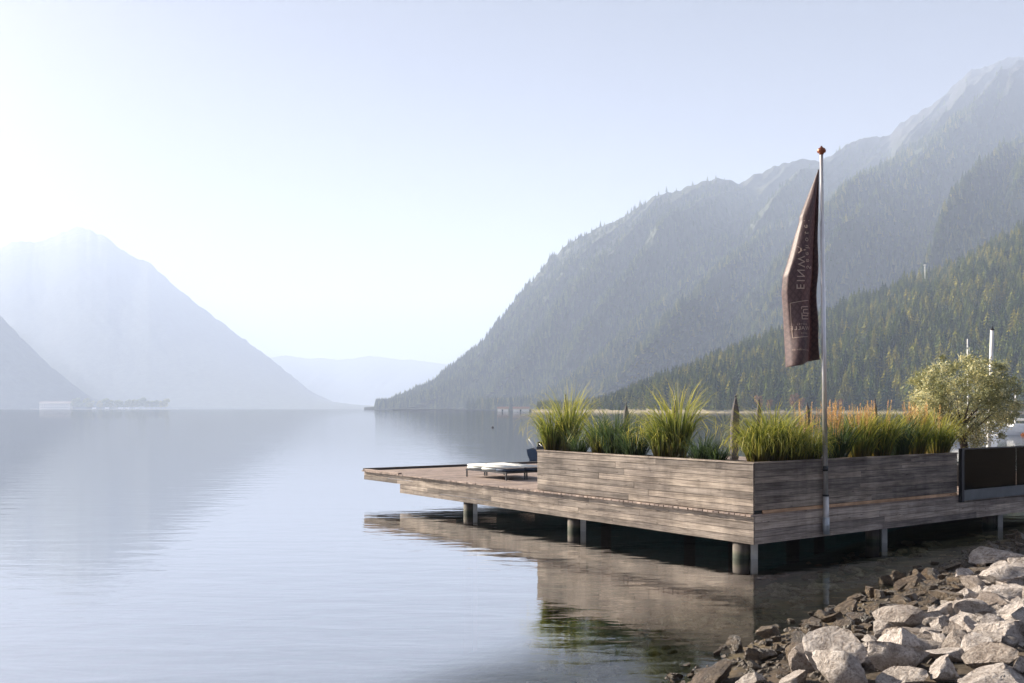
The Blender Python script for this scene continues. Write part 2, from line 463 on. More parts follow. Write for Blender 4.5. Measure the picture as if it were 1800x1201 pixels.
# ---------------------------------------------------------------- mountains
def interp(pts, u):
    p = np.array(pts, float); return np.interp(u, p[:, 0], p[:, 1])
class Sheet:
    """a mountainside between the waterline and a ridge; surf(u, s) gives world points, s>1 is the back slope"""
    def __init__(s, ridge, base, ridge_y, power=1.0, slant=350, gw=90, gamp=0.05, famp=0.012, ragged=0.006, seed=0, zoff=0.0):
        s.__dict__.update(locals())
    def surf(s, u, t):
        Yb = interp(s.base, u); Yr = interp(s.ridge_y, u); zr = (HZ - interp(s.ridge, u)) / F * Yr + H - s.zoff
        zr = np.maximum(zr, 2.0)
        tt = np.minimum(t, 1.0); back = np.maximum(t - 1.0, 0)
        wgt = np.sin(np.pi * np.clip(tt, 0, 1) ** 0.8) + 0.18 * tt
        wv = (u - s.slant * tt) / s.gw + s.seed
        gl_ = ridged(wv, tt * 0.9 + s.seed, 4)
        fb = fbm(u / 22.0 + s.seed, tt * 14, 5)
        rg = fbm(u / 9.0 + s.seed * 3, tt * 3, 4)
        span = Yr - Yb
        Y = Yb + span * (tt + back) - gl_ * s.gamp * Yr * wgt * 1.1
        z = zr * (tt ** s.power) * (1 - back * 0.9) + (gl_ * s.gamp * 0.75 + fb * s.famp) * zr * 1.6 * wgt + rg * s.ragged * Yr * tt ** 4 * np.minimum(1, zr / 150)
        z = np.where(t <= 0, -6.0, z)
        X = (u - 900) / F * Y
        return X, Y, z
    def obj(s, name, mat, u0, u1, nu, ns):
        u = np.linspace(u0, u1, nu); t = np.concatenate([[0], np.linspace(0.004, 1, ns), [1.1, 1.3, 1.6]])
        U, T = np.meshgrid(u, t)
        X, Y, Z = s.surf(U, T)
        o = link_mesh(name, grid_mesh(name, X, Y, Z), mat)
        return tag(o, kind="structure")

def mountain_mat(name, forest, rock, tree_z, blend=250, rock2=None):
    m, n, out = mat_new(name)
    tc = N(n, "ShaderNodeTexCoord").outputs["Object"]
    sz = n.nodes.new("ShaderNodeSeparateXYZ"); n.links.new(tc, sz.inputs[0])
    a = noise_tex(n, tc, 0.006, 7, 0.6, 0.4)
    b = noise_tex(n, tc, 0.03, 7, 0.65)
    st = noise_tex(n, mapping(n, tc, (0.02, 0.02, 0.003)), 1.0, 6, 0.7)
    hz = math_n(n, 'ADD', sz.outputs[2], math_n(n, 'MULTIPLY', math_n(n, 'SUBTRACT', a, 0.5), 900.0))
    k = math_n(n, 'DIVIDE', math_n(n, 'SUBTRACT', hz, tree_z - blend), 2.0 * blend)
    fc = ramp(n, b, [(0.35, [x * 0.5 for x in forest]), (0.65, [x * 1.5 for x in forest])])
    rc = ramp(n, st, [(0.36, [x * 0.45 for x in forest]), (0.50, [x * 0.6 for x in rock]), (0.70, rock)])
    kk = ramp(n, k, [(0.2, (0, 0, 0)), (0.8, (1, 1, 1))])
    c = mixc(n, kk, fc, rc)
    principled(n, out, c, 0.95, 0, bump(n, b, 0.6, 12.0), 0.1)
    return m
M['mt_back'] = mountain_mat("rocky_mountainside", (0.055, 0.062, 0.035), (0.05, 0.048, 0.046), 950, 320)
M['mt_spur'] = mountain_mat("wooded_mountainside", (0.040, 0.050, 0.026), (0.10, 0.095, 0.085), 1000, 200)
M['mt_near'] = mountain_mat("forest_floor", (0.030, 0.040, 0.020), (0.2, 0.18, 0.14), 3000)
M['mt_left'] = mountain_mat("hazy_mountainside", (0.045, 0.055, 0.035), (0.25, 0.24, 0.22), 1300)

R_BACK = [(640, 716), (683, 714), (700, 704), (730, 688), (760, 674), (800, 643), (850, 603), (900, 538), (930, 500), (960, 468), (1000, 427), (1040, 406), (1100, 383), (1150, 353), (1180, 343), (1240, 326),
          (1275, 321), (1300, 328), (1340, 306), (1380, 284), (1410, 280), (1440, 281), (1480, 263), (1520, 248), (1560, 236), (1600, 206), (1630, 192), (1660, 175), (1700, 136), (1750, 116), (1790, 103), (1820, 108), (1900, 150), (2000, 130), (2200, 260)]
back = Sheet(R_BACK, [(640, 2300), (900, 2100), (1300, 2000), (2200, 2000)], [(640, 2450), (800, 2900), (1000, 3400), (1400, 4000), (1800, 4400), (2200, 4400)], 1.0, 420, 125, 0.13, 0.035, 0.006, 1.0)
back.obj("mountain", M['mt_back'], 640, 2200, 420, 150)
R_SPUR = [(690, 722), (860, 719), (930, 700), (965, 680), (1000, 650), (1040, 615), (1080, 580), (1150, 528), (1220, 482), (1270, 450), (1315, 424), (1365, 395), (1410, 368), (1450, 338), (1480, 314), (1520, 296), (1560, 280), (1600, 262), (1640, 238), (1680, 205), (1730, 190), (1800, 185), (1900, 240), (2200, 330)]
spur = Sheet(R_SPUR, [(690, 1800), (900, 1700), (1300, 1600), (2200, 1500)], [(690, 1850), (930, 2100), (1100, 2500), (1400, 3000), (1800, 3500), (2200, 3500)], 1.0, 380, 120, 0.19, 0.03, 0.004, 4.0, zoff=14)
spur.obj("mountain_spur", M['mt_spur'], 690, 2200, 380, 140)
R_NEAR = [(930, 719), (990, 714), (1040, 702), (1100, 686), (1200, 649), (1300, 607), (1400, 566), (1450, 545), (1520, 512), (1600, 484), (1660, 464), (1720, 434), (1800, 394), (1900, 345), (2200, 260)]
near = Sheet(R_NEAR, [(930, 900), (1000, 800), (1250, 680), (1700, 600), (2200, 580)], [(930, 930), (1040, 1000), (1300, 1100), (1800, 1300), (2200, 1400)], 0.95, 260, 110, 0.06, 0.03, 0.003, 8.0, zoff=13)
near.obj("forest_hill", M['mt_near'], 930, 2200, 260, 120)
R_LEFT = [(-260, 520), (-100, 452), (-40, 440), (0, 436), (20, 427), (45, 424), (60, 426), (80, 424), (110, 409), (137, 399), (160, 405), (190, 420), (210, 437), (235, 452), (262, 461), (290, 488), (340, 530), (400, 575), (450, 612), (500, 651), (550, 690), (585, 706), (620, 711), (665, 714), (690, 718), (720, 719)]
left = Sheet(R_LEFT, [(-260, 4600), (720, 4600)], [(-260, 7600), (137, 7800), (500, 6400), (720, 4900)], 1.0, -300, 110, 0.005, 0.008, 0.004, 12.0)
left.obj("mountain_peak", M['mt_left'], -260, 720, 260, 90)
R_LNEAR = [(-260, 360), (-100, 480), (0, 556), (50, 607), (100, 654), (150, 692), (190, 712), (215, 718)]
lnear = Sheet(R_LNEAR, [(-260, 3600), (215, 3900)], [(-260, 4600), (215, 4300)], 1.0, -200, 110, 0.008, 0.012, 0.003, 15.0)
lnear.obj("mountain_slope", M['mt_left'], -260, 215, 120, 60)
R_FAR = [(380, 640), (440, 634), (480, 628), (500, 625), (520, 628), (545, 631), (565, 630), (590, 633), (620, 631), (640, 627), (655, 626), (680, 629), (700, 632), (730, 633), (760, 637), (790, 641), (850, 640), (900, 650)]
far = Sheet(R_FAR, [(380, 8300), (900, 8300)], [(380, 11000), (900, 11000)], 1.0, 100, 60, 0.02, 0.02, 0.0015, 21.0)
far.obj("distant_mountains", M['mt_left'], 380, 900, 200, 40)

# ---------------------------------------------------------------- trees of the far woods
def conifer_mesh(name, seed, fat=0.17):
    r = random.Random(seed); b = MB()
    tiers = 9
    for i in range(tiers):
        f = i / (tiers - 1)
        z0 = 0.06 + 0.84 * f; R = fat * (1 - f) ** 0.85 + 0.012; hh = 0.17 - 0.07 * f
        n_ = 9 if f < 0.6 else 7
        ph = r.random() * 6.28
        top = Vector((r.uniform(-.004, .004), r.uniform(-.004, .004), z0 + hh))
        ring = []
        for k in range(2 * n_):
            an = ph + math.pi * k / n_
            rr = R * (r.uniform(0.85, 1.2) if k % 2 == 0 else r.uniform(0.45, 0.65))
            ring.append(Vector((rr * math.cos(an), rr * math.sin(an), z0 - (0.035 if k % 2 == 0 else 0.0) * (1 - f) + r.uniform(-.012, .012))))
        for k in range(2 * n_):
            b.quad([top, ring[k], ring[(k + 1) % (2 * n_)]], None, r.random())
    b.tube([(0, 0, -0.03), (0, 0, 0.15)], [0.014, 0.011], 5, False, 0.1)
    return b.mesh(name)
def broad_mesh(name, seed, nclump=150):
    r = random.Random(seed); b = MB()
    lobes = [(Vector((r.uniform(-.16, .16), r.uniform(-.16, .16), r.uniform(.4, .8))), r.uniform(.14, .24)) for _ in range(8)]
    for i in range(nclump):
        c, R = r.choice(lobes)
        d = Vector((r.gauss(0, 1), r.gauss(0, 1), r.gauss(0, 1) + .2)).normalized()
        p = c + d * R * r.uniform(.8, 1.05)
        nrm = (d + Vector((r.uniform(-.5, .5), r.uniform(-.5, .5), r.uniform(-.2, .6)))).normalized()
        a = nrm.orthogonal().normalized(); q = nrm.cross(a); sz_ = r.uniform(.04, .075)
        k = 5; ph = r.random() * 6
        pts = [p + (a * math.cos(ph + 6.283 * j / k) + q * math.sin(ph + 6.283 * j / k)) * sz_ * r.uniform(.6, 1.2) for j in range(k)]
        b.quad(pts, None, r.random())
    b.tube([(0, 0, -0.03), (0, 0, 0.45)], [0.02, 0.012], 5, False, 0.1)
    return b.mesh(name)
conif = [conifer_mesh("spruce_tree", 1, 0.20), conifer_mesh("spruce_tree", 2, 0.25), conifer_mesh("larch_tree", 3, 0.27), broad_mesh("broadleaf_tree", 4)]
for me, k in zip(conif, ('spruce', 'spruce', 'larch', 'broadleaf')): me.materials.append(M[k])
reddish = broad_mesh("reddish_tree", 9); reddish.materials.append(M['autumn'])

rs = np.random.RandomState(11)
def sample(sheet, n_, u0, u1, s0, s1, dens=None):
    u = rs.uniform(u0, u1, n_); t = rs.uniform(s0, s1, n_)
    if dens is not None:
        keep = rs.rand(n_) < dens(u, t); u, t = u[keep], t[keep]
    X, Y, Z = sheet.surf(u, t)
    return X, Y, Z, u, t
# the nearest trees at the foot of the wood are objects of their own
X, Y, Z, u, t = sample(near, 19000, 945, 2000, 0.0, 1.0)
kind = np.where(rs.rand(len(X)) < 0.50 + 0.2 * t + 1.2 * fbm(u / 45.0, t * 8 + 9, 3), np.where(rs.rand(len(X)) < .5, 0, 1), np.where(rs.rand(len(X)) < 0.55, 3, 2))
hgt = np.where(kind == 3, rs.uniform(7, 15, len(X)), 7 + 18 * rs.rand(len(X)) ** 1.8) * np.clip((u - 900) / 250, .45, 1)
# clearings
clr = fbm(u / 70.0, t * 5 + 3, 3)
okk = clr > -0.23
X, Y, Z, u, t, kind, hgt = [a[okk] for a in (X, Y, Z, u, t, kind, hgt)]
inview = (u > 945) & (u < 1810)
order = np.argsort(-(hgt / Y) * inview)
ind = order[:290]
rest = order[290:]
tree_src = {}
names = {0: ("spruce_tree", "dark spruce"), 1: ("spruce_tree", "dark spruce"), 2: ("larch_tree", "yellow-green larch"), 3: ("broadleaf_tree", "rounded broadleaf tree")}
LBL = {0: "slim dark spruce near the foot of the wooded slope across the water", 1: "broad dark spruce near the foot of the wooded slope across the water",
       2: "yellow-green larch near the foot of the wooded slope across the water", 3: "rounded broadleaf tree near the foot of the wooded slope across the water"}
GRP = {0: "slim spruces of the lakeside wood", 1: "broad spruces of the lakeside wood", 2: "larches of the lakeside wood", 3: "broadleaf trees of the lakeside wood"}
for i in ind:
    k = int(kind[i])
    o = link_mesh(names[k][0], conif[k], None)
    o.location = (X[i], Y[i], Z[i] - 0.4); h_ = float(hgt[i])
    wd = h_ * rs.uniform(.85, 1.2); o.scale = (wd, wd, h_); o.rotation_euler = (0, 0, rs.uniform(0, 6.28))
    tag(o, LBL[k], "tree", GRP[k])
    tree_src.setdefault(k, o)

def forest(name, X, Y, Z, kind, hgt):
    me = bpy.data.meshes.new(name)
    me.vertices.add(len(X)); me.vertices.foreach_set("co", np.stack([X, Y, Z - 0.5], -1).ravel().astype(np.float32))
    for nm, arr, ty in (("tree_kind", kind.astype(np.int32), 'INT'), ("tree_height", hgt.astype(np.float32), 'FLOAT'), ("tree_turn", rs.uniform(0, 6.28, len(X)).astype(np.float32), 'FLOAT')):
        a = me.attributes.new(nm, ty, 'POINT'); a.data.foreach_set("value", arr)
    me.update()
    o = link_mesh(name, me, None)
    ng = bpy.data.node_groups.new(name, 'GeometryNodeTree')
    ng.interface.new_socket("Geometry", in_out='INPUT', socket_type='NodeSocketGeometry')
    ng.interface.new_socket("Geometry", in_out='OUTPUT', socket_type='NodeSocketGeometry')
    gi = ng.nodes.new("NodeGroupInput"); go = ng.nodes.new("NodeGroupOutput")
    jn = ng.nodes.new("GeometryNodeJoinGeometry")
    def attr(nm, ty):
        a = ng.nodes.new("GeometryNodeInputNamedAttribute"); a.data_type = ty; a.inputs[0].default_value = nm; return a.outputs[0]
    cx = ng.nodes.new("ShaderNodeCombineXYZ"); ng.links.new(attr("tree_turn", 'FLOAT'), cx.inputs[2])
    for k, src in tree_src.items():
        oi = ng.nodes.new("GeometryNodeObjectInfo"); oi.inputs[0].default_value = src; oi.transform_space = 'ORIGINAL'
        oi.inputs["As Instance"].default_value = True
        cp = ng.nodes.new("FunctionNodeCompare"); cp.data_type = 'INT'; cp.operation = 'EQUAL'
        ng.links.new(attr("tree_kind", 'INT'), cp.inputs[2]); cp.inputs[3].default_value = k
        ip = ng.nodes.new("GeometryNodeInstanceOnPoints")
        ng.links.new(gi.outputs[0], ip.inputs["Points"]); ng.links.new(cp.outputs[0], ip.inputs["Selection"])
        ng.links.new(oi.outputs["Geometry"], ip.inputs["Instance"]); ng.links.new(cx.outputs[0], ip.inputs["Rotation"])
        ng.links.new(attr("tree_height", 'FLOAT'), ip.inputs["Scale"])
        ng.links.new(ip.outputs[0], jn.inputs[0])
    ng.links.new(jn.outputs[0], go.inputs[0])
    md = o.modifiers.new("trees", 'NODES'); md.node_group = ng
    return tag(o, kind="stuff")
o = forest("hillside_wood", X[rest], Y[rest], Z[rest], kind[rest], hgt[rest])
tag(o, "dense mixed wood of spruce and larch covering the near hillside", "wood")
X, Y, Z, u, t = sample(spur, 42000, 800, 2000, 0.0, 1.0, lambda u, t: np.clip((u - 820) / 200, 0, 1) * np.clip(1.25 - 0.75 * t - 2.2 * np.maximum(0, fbm(u / 60, t * 6, 3)), 0.03, 1))
kind = np.where(rs.rand(len(X)) < 0.72, np.where(rs.rand(len(X)) < .5, 0, 1), np.where(rs.rand(len(X)) < 0.5, 3, 2))
o = forest("mountain_wood", X, Y, Z, kind, np.where(kind == 3, rs.uniform(10, 17, len(X)), rs.uniform(12, 27, len(X))))
tag(o, "hazy wood on the middle spur of the big mountain", "wood")
X, Y, Z, u, t = sample(back, 42000, 660, 1960, 0.0, 1.0, lambda u, t: np.clip(1.1 - 1.05 * t * (0.4 + (u - 660) / 900) + 1.2 * fbm(u / 50, t * 7, 3), 0.01, 1))
kind = np.where(rs.rand(len(X)) < 0.75, np.where(rs.rand(len(X)) < .5, 0, 1), 3)
o = forest("high_wood", X, Y, Z, kind, np.where(kind == 3, rs.uniform(8, 14, len(X)), rs.uniform(12, 26, len(X))))
tag(o, "thinning wood below the rocky crest of the big mountain", "wood")

# reddish and bare lakeside trees in front of the wood
for (px, Yd, hh) in ((1335, 640, 13), (1395, 630, 14), (1352, 645, 10), (1408, 640, 11), (1476, 620, 10)):
    p = P(px, HZ, Yd); o = link_mesh("reddish_tree", reddish, None)
    o.location = (p.x, Yd, 0.3); o.scale = (hh * .8, hh * .8, hh); o.rotation_euler = (0, 0, rs.uniform(0, 6))
    tag(o, "thin reddish brown tree on the shore below the wooded slope", "tree", "reddish trees on the far shore")

# tan reed belt along the far shore
b = MB()
us = np.linspace(935, 2000, 130)
r = random.Random(5)
for i in range(len(us) - 1):
    def q(k):
        Yb = float(interp([(930, 800), (1000, 770), (1250, 660), (1700, 590), (2200, 560)], us[k])); return Vector(((us[k] - 900) / F * Yb, Yb, 0))
    a0, a1 = q(i), q(i + 1)
    hh = 0.3 + .7 * r.random()
    for j in range(5):
        d0 = Vector((0, 4 * j, 0)); k0 = 0.4 * j
        b.quad([a0 + d0, a1 + d0, a1 + d0 + Vector((0, 1.5, hh + k0 * .6)), a0 + d0 + Vector((0, 1.5, hh + k0 + r.uniform(-.6, .6)))], None, r.random())
reed = b.build("reeds", simple("dry_reeds", (0.27, 0.22, 0.13), 0.9, 0, 0.4, 0.15))
tag(reed, "strip of dry tan reeds along the far shoreline", "reeds", kind="stuff")

# ski-lift style mast on the hillside
X1, Y1, Z1 = near.surf(np.array([1626.0]), np.array([0.93]))
b = MB(); p = Vector((float(X1[0]), float(Y1[0]), float(Z1[0])))
b.tube([p, p + Vector((0, 0, 27))], [0.55, 0.4], 8)
b.box(p + Vector((-1.8, -.4, 25.6)), (3.6, 0, 0), (0, .8, 0), (0, 0, .6))
mast = b.build("lattice_mast", M['whitepole'])
tag(mast, "thin pale mast rising above the trees high on the hillside", "mast")

# ---------------------------------------------------------------- far left shore: hotel, trees, strip
Yf = 3450.0
def fx(px): return (px - 900) / F * Yf
root = empty("lakeside_hotel", (fx(96), Yf, 1.0), 0, "long white lakeside hotel at the foot of the hazy left mountain", "hotel")
b = MB(); W_ = 108; 
b.box((fx(96) - W_ / 2, Yf, 0.5), (W_, 0, 0), (0, 22, 0), (0, 0, 21)); b.build("wall", simple('cream_render', (0.5, 0.47, 0.42), .9, 0, .05, .3), root)
b = MB()
for fl in range(3):
    for k in range(16): b.box((fx(96) - W_ / 2 + 4 + k * 6.4, Yf - .15, 4 + fl * 6.0), (3.2, 0, 0), (0, .3, 0), (0, 0, 3.0))
b.build("windows", M['window'], root)
b = MB(); x0, x1 = fx(96) - W_ / 2 - 2, fx(96) + W_ / 2 + 2
zt, zr_ = 21.5, 28.0
A = [Vector((x0, Yf - 2, zt)), Vector((x1, Yf - 2, zt)), Vector((x1, Yf + 11, zr_)), Vector((x0, Yf + 11, zr_)), Vector((x0, Yf + 24, zt)), Vector((x1, Yf + 24, zt))]
b.quad([A[0], A[1], A[2], A[3]]); b.quad([A[3], A[2], A[5], A[4]]); b.quad([A[0], A[3], A[4]]); b.quad([A[1], A[5], A[2]]); b.quad([A[0], A[4], A[5], A[1]])
b.build("roof", M['roof'], root)
b = MB()
b.box((fx(60), Yf - 30, -1), (fx(310) - fx(60), 0, 0), (0, 60, 0), (0, 0, 1.9))
o = b.build("beach_strip", simple("pale_gravel", (0.62, 0.58, 0.5), 0.9, 0, 0.1, 0.1)); tag(o, kind="structure")
fartree = broad_mesh("shore_tree", 21, 420); fartree.materials.append(M['broadleaf'])
for i, px in enumerate((130, 139, 152, 160, 176, 186, 196, 205, 214, 222, 231, 240, 248, 257, 266, 274, 282, 289)):
    o = link_mesh("shore_tree", fartree, None); hh = rs.uniform(31, 44)
    o.location = (fx(px), Yf + rs.uniform(-4, 10), 0.6); o.scale = (hh * 1.1, hh * 1.1, hh * .95); o.rotation_euler = (0, 0, rs.uniform(0, 6))
    tag(o, "round hazy tree in the row beside the white lakeside hotel", "tree", "trees in a row on the far left shore")
for i, (px, wv) in enumerate(((168, 9), (190, 10), (213, 12), (226, 8), (243, 8))):
    root = empty("motorhome", (fx(px), Yf - 16, .9), 0, "small white vehicle parked under the far row of trees", "camper van", "white vehicles on the far left shore")
    b = MB(); b.box((fx(px) - wv / 2, Yf - 16, 1.5), (wv * 1.4, 0, 0), (0, 3, 0), (0, 0, 4.8)); b.box((fx(px) + wv / 2 - .01, Yf - 15.9, 1.5), (1.4, 0, 0), (0, 2.8, 0), (0, 0, 1.6)); b.build("body", M['white'], root)
    b = MB()
    for k in (-.3, .3):
        b.tube([(fx(px) + k * wv, Yf - 16.1, 1.3), (fx(px) + k * wv, Yf - 12.9, 1.3)], .5, 10)
    b.build("wheels", M['rubber'], root)

# small houses on the right part of the far shore
for i, (px, Yd, wv, lab) in enumerate(((884, 800, 9, "small pale house at the water's edge left of the planter"), (916, 780, 13, "long low pale boathouse on the far shore beside the planter's left end"))):
    xc = (px - 900) / F * Yd
    root = empty("shore_house", (xc, Yd, 0.3), 0.1, lab, "house")
    b = MB(); b.box((xc - wv / 2, Yd, 0.2), (wv, 0, 0), (0, 6, 0), (0, 0, 2.4)); b.build("wall", M['plaster'], root, True)
    b = MB(); A = [Vector((xc - wv / 2 - .4, Yd - .5, 2.6)), Vector((xc + wv / 2 + .4, Yd - .5, 2.6)), Vector((xc + wv / 2 + .4, Yd + 3, 4.4)), Vector((xc - wv / 2 - .4, Yd + 3, 4.4)), Vector((xc - wv / 2 - .4, Yd + 6.5, 2.6)), Vector((xc + wv / 2 + .4, Yd + 6.5, 2.6))]
    b.quad([A[0], A[1], A[2], A[3]]); b.quad([A[3], A[2], A[5], A[4]]); b.quad([A[0], A[3], A[4]]); b.quad([A[1], A[5], A[2]]); b.build("roof", M['roof'], root)
    b = MB(); b.box((xc - 1, Yd - .06, .3), (1.2, 0, 0), (0, .1, 0), (0, 0, 1.9)); b.build("door", M['window'], root)

# ---------------------------------------------------------------- the deck
va = Vector((DL[0], DL[1], 0)); vb = Vector((DR[0], DR[1], 0)); vz = Vector((0, 0, 1))
deck = empty("wooden_deck", D(0, 0, 0), DECK_ROT, "weathered grey plank deck on stout piles reaching out over the lake", "deck")
A_END, A_STEP, B_END = 16.72, 14.24, 17.5
random.seed(21)
b = MB(); a = 0.0
while a < A_END - 0.02:
    b.box(D(a, -0.085 + random.uniform(-.012, .012), DECK_Z - 0.035), vb * (B_END + .05), va * 0.120, vz * 0.035); a += 0.142
b.build("deck_boards", M['deckwood'], deck)
def plank_run(b, start, dirv, length, normal, z0, z1, rows, thick=0.03, gap=0.008, jmin=2.8, jmax=5.5):
    """rows of horizontal planks whose outer face lies on start + dirv*s; thickness goes inward"""
    hgt_ = (z1 - z0) / rows
    for k in range(rows):
        s = 0.0
        while s < length - 0.01:
            l = min(random.uniform(jmin, jmax), length - s)
            if length - s - l < 0.8: l = length - s
            p = Vector(start) + dirv * (s + .004) + vz * (z0 + k * hgt_ + gap / 2) + normal * random.uniform(-.003, .003)
            b.box(p, dirv * (l - .008), vz * (hgt_ - gap), -normal * thick)
            s += l
b = MB()
plank_run(b, D(0.0, 0, 0), va, A_STEP, -vb, 0.33, 0.61, 2)
plank_run(b, D(0.0, 0, 0), va, A_END, -vb, 0.61, DECK_Z - .037, 2)
o = b.build("long_fascia", M['wood'], deck)
b = MB()
plank_run(b, D(0, 0.032, 0), vb, B_END - .04, -va, 0.33, DECK_Z - .037, 4)
o = b.build("short_fascia", M['litwood'], deck)
b = MB()
plank_run(b, D(A_END, 0.03, 0), vb, B_END - .04, va, 0.61, DECK_Z - .037, 2)
plank_run(b, D(A_STEP, 0.03, 0), vb, B_END - .04, va, 0.33, 0.609, 2)
b.build("end_fascia", M['wood'], deck)
b = MB()
b.box(D(A_END - .14, -.04, DECK_Z + .002), vb * B_END, va * .14, vz * .07)
b.build("edge_kerb", M['beam'], deck)
b = MB()
b.box(D(A_STEP, -.06, DECK_Z + .002), va * (A_END - A_STEP - .15), vb * .12, vz * .05)
b.build("corner_kerb", M['deckwood'], deck)
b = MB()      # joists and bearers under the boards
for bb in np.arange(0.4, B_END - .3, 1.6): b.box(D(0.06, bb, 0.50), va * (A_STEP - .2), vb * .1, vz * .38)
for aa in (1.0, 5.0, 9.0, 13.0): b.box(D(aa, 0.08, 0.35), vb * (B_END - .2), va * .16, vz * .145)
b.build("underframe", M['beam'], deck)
# piles: round-ish concrete shaft with a steel plate on its right
def pile(aa, bb, wid, zt=.33):
    c = D(aa, bb, 0)
    X_, Yd = c.x, c.y
    b = MB(); gz = float(ground_z(X_, Yd))
    b.lathe((X_ - wid * .12, Yd + wid * .1, 0), [(0.001, gz - .2), (wid * .38, gz - .2), (wid * .38, zt), (0.001, zt)], 20)
    o = b.build("pile", M['pile'], deck)
    b = MB(); b.box((X_ + wid * .2, Yd - wid * .30, gz - .2), (wid * .30, 0, 0), (0, wid * .4, 0), (0, 0, zt + .2 - gz - .012)); q = b.build("steel_plate", M['steel']); q.parent = o
    q.data.transform(Matrix.LocRotScale(deck.location, deck.rotation_euler, None).inverted())
    return o
pile(10.5, .22, .40); pile(5.75, .24, .44); pile(.42, .22, .46); pile(.27, 4.4, .42); pile(.27, 9.35, .42)
for (aa, bb) in ((9.0, 7.5), (13.0, 7.5), (5.0, 7.5), (13, 14), (9, 14), (5, 14)):
    p = D(aa, bb, 0); b = MB(); gz = float(ground_z(p.x, p.y)); b.lathe((p.x, p.y, 0), [(0.001, gz - .2), (.18, gz - .2), (.18, .34), (0.001, .34)], 16); b.build("pile", M['pile'], deck)

# ---------------------------------------------------------------- planter
PZ = 1.945; PA, PB, PD = 7.02, 7.24, 0.95
pl = empty("planter_box", D(0, 0, DECK_Z), DECK_ROT, "long L-shaped planter of weathered planks along the deck edge, filled with grasses", "planter")
b = MB(); plank_run(b, D(0, -.012, 0), va, PA, -vb, DECK_Z + .012, PZ - .035, 7,   .03, .008, 2.4, 5.2); b.build("long_panel", M['wood'], pl)
b = MB(); plank_run(b, D(-.012, 0.02, 0), vb, PB - .02, -va, DECK_Z + .075, PZ - .035, 7, .03, .008, 2.6, 5.6); b.build("short_panel", M['wood'], pl)
b = MB(); plank_run(b, D(PA, 0.02, 0), vb, PD, va, DECK_Z + .012, PZ - .035, 7); plank_run(b, D(PD, PD + .1, 0), vb, PB - PD - .15, va, DECK_Z + .012, PZ - .035, 7)
plank_run(b, D(PD + .05, PD, 0), va, PA - PD - .1, vb, DECK_Z + .012, PZ - .035, 7); plank_run(b, D(.03, PB, 0), va, PD - .05, vb, DECK_Z + .012, PZ - .035, 7)
b.build("rear_panel", M['wood'], pl)
b = MB()
b.box(D(-.02, -.03, PZ - .033), va * (PA + .04), vb * .10, vz * .033); b.box(D(-.03, .073, PZ - .033), vb * (PB - .07), va * .10, vz * .033)
b.box(D(PA - .08, .073, PZ - .033), vb * (PD - .1), va * .10, vz * .033)
b.build("cap_rail", M['wood'], pl)
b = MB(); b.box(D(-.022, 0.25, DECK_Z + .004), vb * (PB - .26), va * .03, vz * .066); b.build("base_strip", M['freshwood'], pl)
b = MB(); b.box(D(.05, .05, PZ - .16), va * (PA - .1), vb * (PD - .12), vz * .06); b.box(D(.05, PD - .06, PZ - .16), vb * (PB - PD), va * (PD - .12), vz * .06)
b.build("soil", M['soil'], pl)
b = MB(); b.box(D(.04, .034, DECK_Z + .02), va * (PA - .08), vb * .012, vz * .86); b.box(D(.034, .06, DECK_Z + .03), vb * (PB - .1), va * .012, vz * .85); b.build('gap_backing', M['rubber'], pl)  # unseen dark sheets added behind the planks to stop light leaking through gaps

